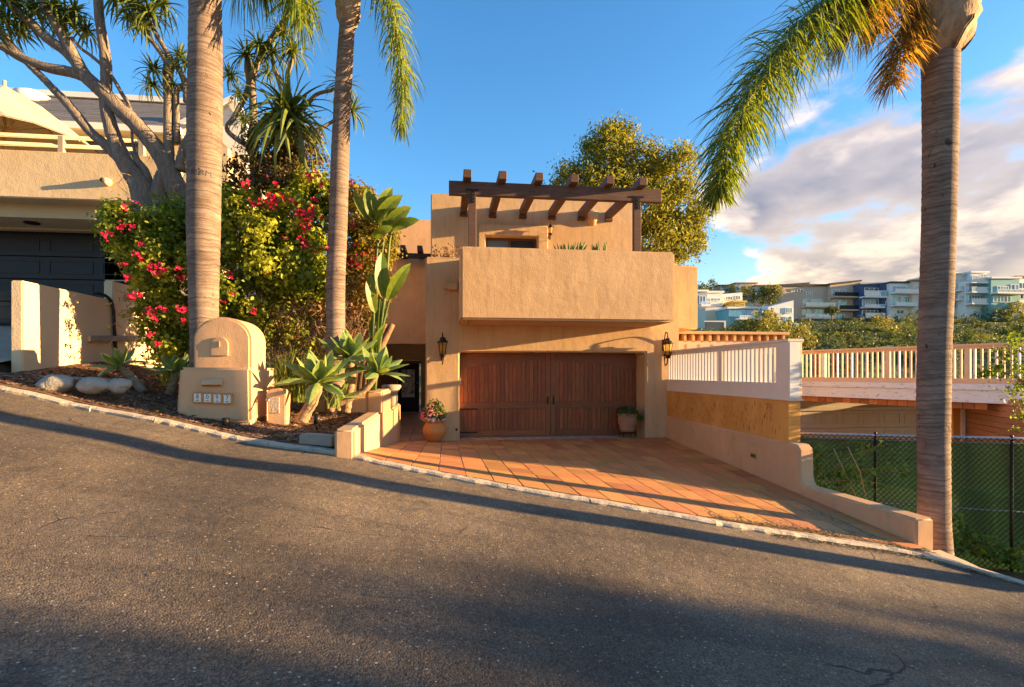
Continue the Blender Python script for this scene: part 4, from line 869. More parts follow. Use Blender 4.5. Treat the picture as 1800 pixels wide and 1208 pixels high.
b = MB(); b.box(mc.x-.010, mc.x+.010, MY+.078, MY+.096, mc.z-.0, mc.z+.085); b.build('door_handle', stucco_s, dr, .005, 1)
q = P(374, 672, MY+.02); b = MB(); hw = 17*s_
b.prism([(q.x-hw, MY+.015, q.z-.045), (q.x-hw, MY-.025, q.z-.045), (q.x-hw, MY-.04, q.z-.02), (q.x-hw+.01, MY-.0, q.z+.04), (q.x-hw, MY+.02, q.z+.045)], (2*hw, 0, 0)); sl_ = b.build('letter_slot', stucco_s, mail, .004, 1)
b = MB(); b.box(q.x-hw+.02, q.x+hw-.02, MY-.038, MY-.01, q.z-.052, q.z-.042); b.build('slot_flap', bronze, sl_)
def text_mesh(s, size, mapf, name, m_, parent):
    cu = bpy.data.curves.new('t', 'FONT'); cu.body = s; cu.size = size; cu.align_x = 'CENTER'; cu.align_y = 'CENTER'; cu.resolution_u = 3
    to = bpy.data.objects.new('t', cu); S.collection.objects.link(to); dg = bpy.context.evaluated_depsgraph_get(); me = bpy.data.meshes.new_from_object(to.evaluated_get(dg))
    b = MB(); b.add([mapf(v.co) for v in me.vertices], [tuple(p.vertices) for p in me.polygons]); bpy.data.objects.remove(to); bpy.data.curves.remove(cu); return b.build(name, m_, parent)
for px, dg_ in ((348.5, '8'), (366, '0'), (383, '9'), (400.5, '7')):
    q = P(px, 699+(px-348)*.045, MY-.0); hw = 8.4*s_; hh_ = 9.5*s_; yf = MY-.022
    b = MB(); b.box(q.x-hw, q.x+hw, yf, MY+.03, q.z-hh_, q.z+hh_); nt_ = b.build('number_tile', gold_frame, mail, .004, 1)
    b = MB(); b.box(q.x-hw*.66, q.x+hw*.66, yf-.003, yf, q.z-hh_*.72, q.z+hh_*.72); b.build('tile_face', tile_w, nt_)
    text_mesh(dg_, hh_*1.15, lambda co: (q.x+co.x*.9, yf-.005, q.z+hh_*.18+co.y), 'number', ink, nt_)
    b = MB()
    for dx_ in (-.012, 0, .012): b.add([(q.x+dx_-.006, yf-.005, q.z-hh_*.55), (q.x+dx_+.006, yf-.005, q.z-hh_*.55), (q.x+dx_+.006, yf-.005, q.z-hh_*.42), (q.x+dx_-.006, yf-.005, q.z-hh_*.42)], [(0, 1, 2, 3)])
    b.build('ornament', ink, nt_)
# low side block behind the pillar and the stubby utility post
sx0 = P(462, 650, 8.3).x
UY_ = 7.75; u0, u1 = P(468, 740, UY_), P(502, 740, UY_); ut = P(485, 683, UY_).z
up_ = thing('utility_post', ((u0.x+u1.x)/2, UY_, u0.z-.05), 'stubby rounded stucco post holding a water spigot beside the mailbox', 'utility post')
b = MB(); n = 10; w_ = (u1.x-u0.x)/2; cx__ = (u0.x+u1.x)/2
prf = [(u0.x, UY_, u0.z-.1)]+[(cx__-w_*math.cos(math.pi*i/n)**1 if True else 0, UY_, ut-.07+.07*math.sin(math.pi*i/n)) for i in range(n+1)]+[(u1.x, UY_, u0.z-.1)]
b.prism(prf[::-1], (0, .24, 0)); b.build('post', stucco_s, up_, .012, 2)
b = MB(); b.box(u0.x+.03, u1.x-.08, UY_-.012, UY_+.002, ut-.34, ut-.12); b.build('recess_panel', concrete, up_, .004, 1)
b = MB(); b.tube([(u0.x+.025, UY_-.04, u0.z-.05), (u0.x+.025, UY_-.04, ut-.15)], .010, 6); b.build('riser_pipe', pole_w, up_)
b = MB(); b.sphere((u0.x+.035, UY_-.045, ut-.155), .028, 8); b.build('spigot', galv, up_)
# garden spotlights, concrete block, boulders
def spot(px, py, Y, lab, h_=.09):
    q = P(px, py, Y); t_ = thing('garden_spotlight', (q.x, Y, q.z-h_/2), lab, 'spotlight', 'landscape spotlights in the mulch')
    b = MB(); b.lathe([(.040, -h_/2), (.048, h_/2), (.038, h_/2), (.034, h_/2-.02)], tuple(q), 12); b.build('housing', iron, t_)
    b = MB(); b.lathe([(.0, h_/2-.02), (.034, h_/2-.018)], tuple(q), 12); b.build('lens', clear, t_)
    b = MB(); b.tube([(q.x, Y, q.z-h_/2-.09), (q.x, Y, q.z-h_/2)], .012, 6); b.build('stake', iron, t_)
spot(397, 741, 7.2, 'short black cylinder spotlight in front of the mailbox pillar'); spot(557, 737, 7.6, 'grey cone spotlight in the mulch right of the first agave', .13)
b = MB(); a_ = P(560, 770, 6.85); b.beam((a_.x-.21, 6.92, a_.z-.01), (a_.x+.21, 6.80, a_.z-.03), .17, .13); o = b.build('concrete_block', conc_grey, None, .012, 2); tag(o, 'loose grey concrete block at the bed edge beside the stepped wall', 'block')
def rock(px, py, Y, rx, rz, lab):
    q = P(px, py, Y); s_ = ppm(Y, px); me = bpy.data.meshes.new('boulder'); bm = bmesh.new(); bmesh.ops.create_icosphere(bm, subdivisions=4, radius=1)
    from mathutils import noise
    sd_ = rng.uniform(0, 50)
    for v in bm.verts:
        k = 1+.22*noise.noise(v.co*1.1+Vector((sd_, 0, 0)))+.06*noise.noise(v.co*3+Vector((0, sd_, 0))); p = v.co*k
        for nz in (Vector((.6, -.6, .5)), Vector((-.7, -.3, .6)), Vector((.1, -1, .1))):
            nz = nz.normalized(); d_ = p.dot(nz)-.86
            if d_ > 0: p -= nz*d_*.8
        v.co = Vector((p.x*rx*s_, p.y*rx*s_*.7, p.z*rz*s_))
    for f in bm.faces: f.smooth = True
    bm.to_mesh(me); bm.free(); me.materials.append(rock_m); o = link('boulder', me, Vector((q.x, Y, q.z))); tag(o, lab, 'boulder', 'boulders edging the planting bed')
rock(98, 675, 7.6, 30, 17, 'largest smooth grey boulder, leftmost of the three'); rock(162, 677, 7.6, 27, 15, 'middle flat grey boulder of the three'); rock(208, 678, 7.65, 20, 14, 'smallest angular boulder, nearest the leaning agave')
for i, (px, py) in enumerate(((28, 687), (60, 697))): pass

# ------------------------------------------------------------ left neighbour
nw = thing('neighbour_wall', (-6.05, 10, -.2), 'pale stucco side wall with a higher rear step left of the boulders', 'garden wall')
b = MB(); b.box(-6.14, -5.985, 8.40, 10.5, -.3, 1.31); b.build('front_wall', stucco_p, nw, .015, 2)
b = MB(); b.box(-6.155, -5.99, 10.5, 13.5, -.3, 1.66); b.build('rear_wall', stucco_p, nw, .015, 2)
b = MB(); b.box(-6.10, -5.98, 10.6, 13.5, -.25, .70); b.build('lower_rear_wall', stucco_c, nw)
b = MB(); b.beam((-5.95, 9.75, .57), (-5.95, 12.2, .72), .07, .10); hr = b.build('ledge_beam', conc_grey, nw, .006, 1)
for k in range(4):
    z = -.02+.10*k; b = MB(); b.box(-5.98, -5.80, 11.0+.14*k, 12.5, z, z+.045); b.build('vent_slat', stucco_p, nw)
b = MB(); b.tube(smooth_path([(-6.2, 10.05, 1.0), (-6.12, 10.15, 1.36), (-6.0, 10.3, 1.36), (-5.955, 10.42, 1.2), (-5.95, 10.46, .8), (-5.95, 10.5, .35), (-5.93, 10.5, .0)], 6), .028, 8); o = b.build('black_hose', blackh); tag(o, 'black rubber hose draped over the pale stucco wall', 'hose')
o = grid('neighbour_drive', frange(-26, -6.16, 24), lambda x: [kerb(x)[0]+.02+(13.6-kerb(x)[0])*i/26 for i in range(27)], lambda x, y: zapron(x, y)+.05*(int(y*5) % 2)*(y > 8.5)*.4, conc_grey); struct(o, 'ribbed concrete driveway rising to the dark garage')
b = MB()
for i in range(12):
    x = -6.3+i*.35; q = (x, kerb(x)[0]+1.2-.09*i)
pts = smooth_path([(-6.6, 8.25, .0), (-6.1, 8.3, -.06), (-5.6, 8.32, -.10), (-4.9, 8.5, -.14), (-4.6, 8.8, -.16)], 5); b.tube([Vector(p)+Vector((0, 0, 0)) for p in pts], .06, 6); 
o = b.build('bed_edging', conc_grey); tag(o, 'grey concrete edging curving along the foot of the pale wall', 'edging')

LH = thing('neighbour_house', (-12, 13, 0), 'cream two storey house with dark garage and grey shingle roof at left', 'house')
NXR = -5.6
zb1, zb0 = P(0, 262, 12).z, P(0, 346, 12).z
b = MB(); b.box(-26, NXR, 12, 12.25, zb0, zb1); b.build('balcony_wall', stucco_p, LH, .02, 2)
b = MB(); b.box(-26, NXR-.02, 12.02, 14.6, zb0+.02, zb0+.2); b.box(-26, NXR-.05, 12.5, 13.6, P(100, 384, 12.5).z, zb0+.05); b.build('soffit', stucco_c, LH)
zgd = P(100, 405, 13.4).z
b = MB(); b.box(-26, NXR-.1, 13.4, 13.6, zgd, P(100, 380, 13.2).z); b.box(-7.0, NXR-.1, 13.4, 13.7, .6, zgd+.05); b.build('garage_lintel', stucco_c, LH)
b = MB(); b.box(-8.0, NXR, 13.7, 20, 0, zb0+.2); b.box(-26, NXR, 14.6, 20, zb0, 5.8); b.build('house_wall', stucco_c, LH)
for px in (56, 203):
    q = P(px, 380, 12.9); b = MB(); b.lathe([(.0, .01), (.14, 0), (.15, .02)], (q.x, 12.9, P(100, 384, 12.5).z-.03), 14); b.build('recessed_light', iron, LH)
b = MB(); q = P(190, 321, 12); b.sphere((0, 0, 0), .085, 10, sy=1.6); b.v = [(x+q.x, y+11.98, z+q.z) for x, y, z in b.v]; dl = b.build('scupper', stucco_p, LH)
b = MB(); b.tube([(q.x-.02, 11.83, q.z+.0), (q.x-.02, 11.87, q.z)], .045, 8); b.build('scupper_hole', ink, dl)
# dark sectional door
zg = zgd; gd2 = thing('dark_garage_door', (-12, 13.7, 1.0), 'charcoal sectional garage door with long recessed panels', 'garage door')
pw = P(245, 0, 13.7).x-P(151, 0, 13.7).x; x0p = P(178, 0, 13.7).x
xe = P(225, 0, 13.7).x+.2
b = MB(); b.box(-26, NXR-.1, 13.76, 13.9, .3, zg+.1); b.build('backing', gdoor_d, gd2)
for r_ in range(5):
    z1 = zg-.02-.53*r_; z0 = z1-.515; b = MB(); b.box(-15.5, -7.0, 13.7, 13.75, z0, z1); sec_ = b.build('door_section', gdoor_d, gd2, .006, 1)
    x = P(86, 0, 13.7).x-4*1.02*1.0
    wpx = P(164, 0, 13.7).x-P(87, 0, 13.7).x; pitch = P(181, 0, 13.7).x-P(87, 0, 13.7).x; x = P(87, 0, 13.7).x-5*pitch
    while x < -7.4:
        xa, xb = x, min(x+wpx, -7.1); zz0, zz1 = z0+.12, z1-.10; pb = MB(); yf = 13.698
        for (a, c_, d_, e_) in ((xa, xb, zz0, zz0+.018), (xa, xb, zz1-.018, zz1), (xa, xa+.018, zz0+.018, zz1-.018), (xb-.018, xb, zz0+.018, zz1-.018)): pb.box(a, c_, yf-.012, yf+.01, d_, e_)
        pb.build('panel_moulding', gdoor_d, sec_); x += pitch
# upper floor, window, railing, roof
UW = 14.55
b = MB(); w0, w1 = P(42, 250, UW).x, P(246, 250, UW).x; zt = P(150, 238, UW).z
b.box(w0, w1, UW-.05, UW+.05, zt, zt+.08); b.box(w0-.08, w0, UW-.05, UW+.05, zb1-.6, zt+.08); b.box(w1, w1+.08, UW-.05, UW+.05, zb1-.6, zt+.08)
for k in range(1, 4): xx = w0+(w1-w0)*k/4; b.box(xx-.04, xx+.04, UW-.045, UW+.045, zb1-.6, zt)
wn = b.build('window', canvas, LH); b = MB(); b.box(w0, w1, UW-.02, UW-.01, zb1-.6, zt); b.build('pane', dark_g, wn)
b = MB()
for py in (241.5, 256.5):
    z = P(100, py, 12.1).z; b.tube([(-26, 12.1, z), (P(240, 0, 12.1).x, 12.1, z)], .045, 8)
rr_ = b.build('rail', railp, LH)
for px in (-60, 109, 250):
    x = P(px, 0, 12.1).x; b = MB(); b.box(x-.05, x+.05, 12.05, 12.15, zb1-.05, P(100, 240, 12.1).z); b.build('rail_post', railp, LH)
ev = 14.2; xr0, xr1 = -26, P(320, 230, ev).x; ze = P(200, 222, ev).z; yr = 18.0; zr = P(200, 178, yr).z
b = MB(); b.box(xr0, xr1, ev-.12, ev+.02, ze-.14, ze+.02); b.build('gutter', white_wall, LH)
b = MB(); b.box(xr0, xr1, ev, 20, ze-.20, ze-.14); b.build('eave_soffit', stucco_c, LH)
b = MB(); b.prism([(xr0, ev, ze), (xr0, yr, zr), (xr0, yr+4, ze), (xr0, yr+4, ze-.1), (xr0, ev, ze-.1)], (xr1-xr0-.02, 0, 0)); roof = b.build('roof', shingle, LH)
nrow = 15
for k in range(nrow):
    t0, t1 = k/nrow, (k+1)/nrow; x = P(125, 200, 16).x
    x = -16.0
    y0, y1 = ev+(yr-ev)*t0, ev+(yr-ev)*t1; z0, z1 = ze+(zr-ze)*t0, ze+(zr-ze)*t1
    while x < xr1-.05:
        x1 = min(x+rng.uniform(1.0, 1.6), xr1-.03); b = MB(); b.add([(x+.01, y0-.02, z0+.02), (x1, y0-.02, z0+.02), (x1, y1, z1+.008), (x+.01, y1, z1+.008), (x+.01, y0-.02, z0-.01), (x1, y0-.02, z0-.01)], [(0, 1, 2, 3), (4, 5, 1, 0)]); b.build('shingle', shingle, roof); x = x1
b = MB(); b.box(xr0, xr1, yr-.15, yr+.1, zr+.0, zr+.16); b.build('ridge_cap', white_wall, LH)
b = MB(); c = P(56, 168, 17.5); b.lathe([(.5, -.3), (.45, 0), (.2, .12), (.0, .13)], tuple(c), 12); b.build('roof_skylight', white_wall, LH)
b = MB(); x0, x1 = P(386, 300, 15).x, P(433, 300, 15).x; zp = P(412, 178, 15).z; zs = P(430, 215, 15).z
b.prism([(x0-1.0, 15, 0), (x1, 15, 0), (x1, 15, zs), ((x0+x1)/2+.05, 15, zp), (x0-1.0, 15, zp-.75)], (0, .7, 0)); b.build('gable_wall', white_wall, LH)
b = MB(); b.beam((x0-1.05, 14.9, zp-.80), ((x0+x1)/2+.05, 14.9, zp+.03), .12, .12, up=(0, 1, 0)); b.beam(((x0+x1)/2+.05, 14.9, zp+.03), (x1+.06, 14.9, zs-.02), .12, .12, up=(0, 1, 0)); b.build('gable_trim', white_wall, LH)
b = MB(); q = P(388, 255, 14.9); q2 = P(416, 280, 14.9); b.beam((q.x-.5, 14.9, q.z+.5), (q2.x, 14.9, q2.z), .12, .05, up=(0, 1, 0)); b.tube([(q2.x-.06, 14.95, q2.z), (q2.x-.06, 14.95, 2.5)], .015, 5); b.build('awning_edge', pole_w, LH)
# umbrella
um = thing('patio_umbrella', P(5, 262, 13.0), 'large open beige patio umbrella on the neighbouring balcony', 'umbrella')
ap = P(8, 150, 13.0); r_ = 1.95; zc = P(104, 243, 12.4).z
b = MB(); n = 8; k_ = []
for i in range(n):
    a = 2*math.pi*(i+.62)/n; k_.append((ap.x+r_*math.cos(a), 13+r_*math.sin(a), zc+(.28 if False else 0)))
vs = [tuple(ap)]; ring = []
for i in range(n):
    a0, a1 = Vector(k_[i]), Vector(k_[(i+1) % n]); md = (a0+a1)/2*1.0; md = md+(Vector((ap.x, 13, md.z))-md)*.04; md.z = zc+.10
    m0 = (Vector(ap)*.5+a0*.5); m0.z += .12; vs += [tuple(a0), tuple(md), tuple(m0), tuple((Vector(ap)+md)*.5+Vector((0, 0, .05)))]
fs = []
for i in range(n):
    j = (i+1) % n; a0, md, m0, mm = 1+i*4, 2+i*4, 3+i*4, 4+i*4; a1, m1 = 1+j*4, 3+j*4
    fs += [(0, m0, mm), (0, mm, m1), (m0, a0, md, mm), (mm, md, a1, m1)]
b.add(vs, fs); b.add([(x, y, z-.02) for x, y, z in vs], [f[::-1] for f in fs]); b.build('canopy', canvas, um)
b = MB(); b.tube([(ap.x, 13, zb1-.8), (ap.x, 13, ap.z+.1)], .035, 8); b.build('pole', pole_w, um)
for p in k_:
    b = MB(); m0 = (Vector(ap)*.5+Vector(p)*.5); m0.z += .07; b.tube([Vector(ap)-Vector((0, 0, .04)), m0, Vector(p)-Vector((0, 0, .03))], .016, 5); b.tube([(ap.x, 13, zc+.35), tuple(Vector(ap)*.55+Vector(p)*.45+Vector((0, 0, .05)))], .012, 5); b.build('rib', pole_w, um)
# ------------------------------------------------------------ blades, fronds, rosettes
def blades(name, curves, widths, side, m, parent=None, fold=.0, tint=None, edge=None, tips=False):
    """curves (N,K,3); widths (N,K) half widths; side (N,3) or (N,K,3)"""
    C = np.asarray(curves, float); N, K, _ = C.shape; w = np.asarray(widths, float); sd = np.asarray(side, float)
    if sd.ndim == 2: sd = np.repeat(sd[:, None, :], K, 1)
    tg = np.gradient(C, axis=1); tg /= np.linalg.norm(tg, axis=2)[..., None]+1e-9
    sd = sd-tg*(sd*tg).sum(2)[..., None]; sd /= np.linalg.norm(sd, axis=2)[..., None]+1e-9
    up = np.cross(sd, tg); V = np.empty((N, K, 3, 3))
    V[:, :, 0] = C-sd*w[..., None]+up*w[..., None]*fold; V[:, :, 1] = C; V[:, :, 2] = C+sd*w[..., None]+up*w[..., None]*fold
    V = V.reshape(-1, 3); c = (V.min(0)+V.max(0))/2
    me = bpy.data.meshes.new(name); me.vertices.add(len(V)); me.vertices.foreach_set('co', (V-c).astype('f').ravel())
    base = (np.arange(N)*K*3)[:, None, None]+(np.arange(K-1)*3)[None, :, None]+np.array([0, 1])[None, None, :]
    q = np.stack([base, base+1, base+4, base+3], -1).reshape(-1, 4); nq = len(q)
    me.loops.add(nq*4); me.loops.foreach_set('vertex_index', q.ravel().astype('i')); me.polygons.add(nq)
    me.polygons.foreach_set('loop_start', np.arange(0, nq*4, 4, dtype='i')); me.polygons.foreach_set('loop_total', np.full(nq, 4, 'i')); me.polygons.foreach_set('use_smooth', np.ones(nq, bool) if fold == 0 else np.zeros(nq, bool))
    me.materials.append(m); me.update(calc_edges=True)
    tn = nr.random(N) if tint is None else np.asarray(tint)
    T = np.repeat(tn, K*3).reshape(N, K, 3).copy()
    if edge is not None: T = T.clip(0, .6)
    if edge is not None: T[:, :, 1] -= edge; T[:, :, 0] += edge*.6; T[:, :, 2] += edge*.6
    if tips: T = T.clip(0, .88); T[:, -1] = 1.0
    a = me.attributes.new('tint', 'FLOAT', 'POINT'); a.data.foreach_set('value', T.clip(0, 1).astype('f').ravel())
    return link(name, me, Vector(c), parent)
def frond(parent, pts, lens, n, m, wid=.012, droop=.9, name='frond', rach=.022, rows=2, fwd=.5, rm=None):
    pth = smooth_path(pts, 10); M = len(pth)
    b = MB(); b.tube(pth, interp([rach, rach*.8, rach*.5, rach*.15], M), 6); rmk = b.build('frond_rachis', rm or mat('rachis'+str(len(MATS)), (.20, .22, .05), (.28, .26, .08), .6), parent)
    A = np.array([tuple(p) for p in pth]); tg = np.gradient(A, axis=0); tg /= np.linalg.norm(tg, axis=1)[:, None]
    L = np.interp(np.linspace(0, 1, M), np.linspace(0, 1, len(lens)), lens)
    C, Wd, Sd = [], [], []
    K = 6
    for i in range(n):
        t_ = nr.uniform(.02, .995)*(M-1); k = int(t_); p = A[k]+(A[min(k+1, M-1)]-A[k])*(t_-k); d = tg[k]
        hz_ = np.cross(d, [0, 0, 1.]); hz_ /= np.linalg.norm(hz_)+1e-6; upv = np.cross(hz_, d)
        s_ = 1 if i % 2 else -1; a = nr.normal()*.45
        dirv = hz_*s_*math.cos(a)+upv*math.sin(a)+d*(fwd+nr.normal()*.12); dirv /= np.linalg.norm(dirv)
        l = L[k]*nr.uniform(.75, 1.1); pts_ = [p.copy()]; v_ = dirv.copy(); q = p.copy(); dr = droop*nr.uniform(.6, 1.3)
        for j in range(K-1):
            q = q+v_*l/(K-1); pts_.append(q.copy()); v_ = v_+np.array([0, 0, -1.])*dr*.45; v_ /= np.linalg.norm(v_)
        C.append(pts_); Wd.append(wid*np.array([.5, 1, 1, .85, .55, .08])*nr.uniform(.8, 1.2)); Sd.append(d+nr.normal(size=3)*.35)
    return blades(name, C, Wd, Sd, m, rmk if False else parent)
def rosette_curves(n, L, w, lo, hi, curve, K=9, wv=.0):
    C, Wd, Sd = [], [], []
    for i in range(n):
        f = i/(n-1); az = i*2.39996+nr.uniform(-.15, .15); el = R(hi+(lo-hi)*f**.8+nr.uniform(-5, 5)); l = L*(.62+.38*min(1, f*1.7))*nr.uniform(.9, 1.08)
        d = np.array([math.cos(az)*math.cos(el), math.sin(az)*math.cos(el), math.sin(el)]); h = np.array([math.cos(az), math.sin(az), 0])
        q = h*.02; pts_ = [q]; cv_ = curve*nr.uniform(.6, 1.4)*(.4+.8*f)
        for j in range(K-1):
            q = q+d*l/(K-1); pts_.append(q.copy()); d = d+np.array([0, 0, -1.])*cv_/(K-1)*(1 if j < K*.75 or wv == 0 else -wv); d /= np.linalg.norm(d)
        C.append(pts_); Sd.append([-math.sin(az), math.cos(az), 0])
        Wd.append(w*np.interp(np.linspace(0, 1, K), [0, .12, .45, .7, .88, 1], [.62, .5, 1.0, .85, .4, .02] if w > .03 else [1, .95, .8, .55, .3, .03])*nr.uniform(.9, 1.1))
    return np.array(C), np.array(Wd), np.array(Sd)

# ------------------------------------------------------------ palms
def palm_trunk(parent, pp, Y, m=trunk_m, z0=None):
    P3 = [P(px, py, Y) for px, py, r in pp]; rad = [r*ppm(Y, px)*math.cos(math.atan((px-CX)/F)) for px, py, r in pp]
    pth = smooth_path(P3, 24); M = len(pth); rr = interp(rad, M); out = []; seed = rng.uniform(0, 9); acc = 0
    for i, r in enumerate(rr):
        k = 1+.010*math.sin(i*1.7+seed)+rng.uniform(-.008, .010); out.append(r*k)
    b = MB(); b.tube(pth, out, 26, jit=.004); return b.build('trunk', m, parent)
def boots(parent, px, py, Y, r, n=6, h_=.6):
    c = P(px, py, Y)
    for i in range(n):
        a = 2*math.pi*i/n+rng.uniform(-.2, .2); C = []; dirv = np.array([math.cos(a), math.sin(a), 0]); q = np.array(c)+dirv*r*.35+np.array([0, 0, -.05-.10*rng.random()])
        K = 8; tw = rng.uniform(.02, .09)
        for j in range(K): f = j/(K-1); C.append(q+dirv*(r*.72*math.sin(f*2.2)+tw*f*f)+np.array([0, 0, h_*f]))
        w = r*np.array([.25, .75, 1.0, 1.05, .95, .75, .45, .28]); b = MB(); vs = []; sd = np.array([-dirv[1], dirv[0], 0])
        for j in range(K):
            for k in range(-3, 4): t_ = k/3; vs.append(C[j]+sd*w[j]*math.sin(t_*1.35)-dirv*w[j]*(1-math.cos(t_*1.35))*.9+np.array([0, 0, rng.uniform(-.02, .02)])+dirv*rng.uniform(-.012, .012)*(1+j*.3))
        b.add(vs, [(j*7+k, j*7+k+1, (j+1)*7+k+1, (j+1)*7+k) for j in range(K-1) for k in range(6)], 0, True)
        b.add([v_-dirv*.03 for v_ in vs], [(j*7+k, (j+1)*7+k, (j+1)*7+k+1, j*7+k+1) for j in range(K-1) for k in range(6)], 0, True)
        b.build('leaf_base', boot_m, parent)
p1 = thing('palm_tree', P(358, 720, 8.6), 'thick trunked palm with black scratched marks behind the mailbox pillar', 'palm tree')
palm_trunk(p1, [(361, 760, 29), (360, 660, 27), (359, 585, 26), (358, 500, 28), (358, 400, 31), (359, 300, 31.5), (360, 200, 32.5), (361, 100, 31), (361, 0, 29.5), (361, -130, 28)], 8.6)
boots(p1, 361, -130, 8.6, .32); cr = P(361, -190, 8.6)
for pts, L, n in (([(365, -170), (420, -230), (480, -190), (500, -90)], [.3, .95, 1.15, .9], 420), ([(368, -150), (430, -130), (500, -60), (530, 40)], [.5, .9, .9, .6], 420), ([(365, -150), (400, -190), (440, -120), (455, -40)], [.4, .9, 1.0, .7], 420), ([(355, -170), (300, -240), (230, -230), (190, -130)], [.3, .8, 1, .7], 260), ):
    frond(p1, [P(*q, 8.6) for q in pts], L, n, lf_palm, droop=1.3, wid=.011)
for a in range(6): 
    aa = a*1.05+.6; frond(p1, [cr, cr+Vector((math.cos(aa)*.7, math.sin(aa)*.7, .9)), cr+Vector((math.cos(aa)*1.7, math.sin(aa)*1.7, 1.0)), cr+Vector((math.cos(aa)*2.6, math.sin(aa)*2.6, .3))], [.3, .6, .6, .3], 160, lf_palm)
# scratched letters on palm trunk
tc_ = P(358, 320, 8.6); tr_ = 31.2*ppm(8.6, 358)*.868; s1 = ppm(8.6, 358)
def ontrunk(co, px0, py0):
    off = (px0-358)*s1+co[0]; a = off/tr_; z = P(358, py0, 8.6).z+co[1]
    v_ = Vector((-tc_.x, -tc_.y, 0)).normalized(); side = Vector((-v_.y, v_.x, 0)); 
    return tuple(Vector((tc_.x, tc_.y, z))+(v_*math.cos(a)+side*math.sin(a))*(tr_+.006))
text_mesh('RLRM', .115, lambda co: ontrunk((co.x+rng.uniform(-.004, .004), co.y+rng.uniform(-.006, .006)), 354, 313), 'scratched_mark', ink, p1)
b = MB()
for i in range(14):
    x = 368+i*1.7; y = 316+i*.75+rng.uniform(-2, 2); q = [ontrunk((dx_, dz_), x, y) for dx_, dz_ in ((0, 0), (.012, .004), (.014, -.02), (.002, -.018))]; b.add(q, [(0, 1, 2, 3)])
b.build('scratched_mark', ink, p1)

p2 = thing('palm_tree', P(590, 700, 9.2), 'slender palm leaning slightly right in front of the bougainvillea', 'palm tree')
palm_trunk(p2, [(589, 740, 17.5), (589, 650, 17), (590, 590, 17), (590, 500, 17.2), (594, 400, 16.8), (597, 300, 16.5), (601, 200, 15.5), (606, 110, 14.5), (610, 50, 13.8), (612, 20, 15), (612, -30, 16)], 9.2)
boots(p2, 612, 42, 9.2, .19, 5, .75)
for pts, L, n in (([(615, -60), (645, -75), (678, -20), (700, 70), (708, 150), (706, 222)], [.35, .75, .85, .75, .6, .35], 900), ([(605, -60), (560, -110), (480, -110), (420, -40)], [.3, .8, 1.1, 1.0], 420), ([(610, -60), (600, -140), (560, -220), (480, -260)], [.3, .6, .6, .3], 160), ([(615, -60), (640, -150), (700, -200), (780, -180)], [.3, .6, .6, .3], 160)):
    frond(p2, [P(*q, 9.2) for q in pts], L, n, lf_palm, droop=.9, wid=.009)
p3 = thing('palm_tree', P(1642, 975, 6.1), 'tall palm with ringed trunk at the far end of the retaining wall', 'palm tree')
palm_trunk(p3, [(1645, 1010, 35), (1644, 975, 33.5), (1642, 920, 31), (1642, 850, 30), (1641, 780, 30.5), (1641, 700, 31.5), (1643, 600, 31.5), (1647, 500, 32), (1650, 400, 32), (1652, 300, 32.5), (1653, 200, 34), (1653, 120, 35.5), (1652, 80, 38)], 6.1)
boots(p3, 1650, 98, 6.1, .36, 6, .85); boots(p3, 1650, 30, 6.1, .34, 5, .9)
for pts, L, n, m_, w_ in (([(1635, -20), (1560, -60), (1467, 0), (1400, 60), (1333, 150), (1288, 228), (1268, 300), (1262, 345)], [.6, 1.0, 1.1, 1.0, .85, .66, .48, .28], 2000, lf_palm, .0075), ([(1620, -80), (1580, -60), (1530, -10), (1495, 55)], [.5, .85, .8, .5], 900, lf_palmd, .006), ([(1625, -60), (1590, -30), (1565, 20), (1540, 60)], [.5, .6, .5, .3], 400, lf_palmd, .005), ([(1622, 0), (1602, 36), (1583, 90), (1566, 150)], [.3, .55, .55, .3], 480, lf_palmd, .007), ([(1660, -60), (1690, -120), (1780, -140), (1860, -60)], [.3, .6, .6, .4], 160, lf_palm, .01), ([(1650, -60), (1640, -160), (1600, -260), (1500, -300)], [.3, .6, .6, .4], 160, lf_palm, .01)):
    frond(p3, [P(*q, 6.1) for q in pts], L, n, m_, droop=.62, wid=w_)

# ------------------------------------------------------------ tree aloes
RV = []
def make_rosettes():
    for k in range(3):
        C, Wd, Sd = rosette_curves(36, .66, .030, -25, 82, 2.0, K=8)
        o = blades('leaf_rosette', C, Wd, Sd, lf_aloe, None, fold=.5); RV.append((o.data, WL[o.name].copy())); bpy.data.objects.remove(o)
make_rosettes()
def rosette_at(parent, c, scale, axis=(0, 0, 1)):
    me, off = RV[rng.randrange(3)]; o = bpy.data.objects.new('leaf_rosette', me); S.collection.objects.link(o); o.parent = parent
    q = Vector(axis).normalized().to_track_quat('Z', 'Y') @ Euler((0, 0, rng.uniform(0, 6))).to_quaternion()
    o.rotation_mode = 'QUATERNION'; o.rotation_quaternion = q; o.scale = (scale,)*3; o.location = Vector(c)+q @ (off*scale)-WL[parent.name]; return o
def branches(parent, lst, Y, m=aloe_bark):
    for pts in lst:
        P3 = [P(px, py, Y+(q[0] if q else 0)) for px, py, r, *q in pts]; rd = [r*ppm(Y, px) for px, py, r, *q in pts]
        pth = smooth_path(P3, 7); M = len(pth); rr = [r*(1+rng.uniform(-.05, .05)) for r in interp(rd, M)]
        b = MB(); b.tube(pth, rr, 12); b.build('branch', m, parent)
ta_ = thing('tree_aloe', P(290, 470, 10.6), 'large tree aloe with pale grey branches leaning left over the neighbouring balcony', 'tree aloe')
Y1 = 10.6
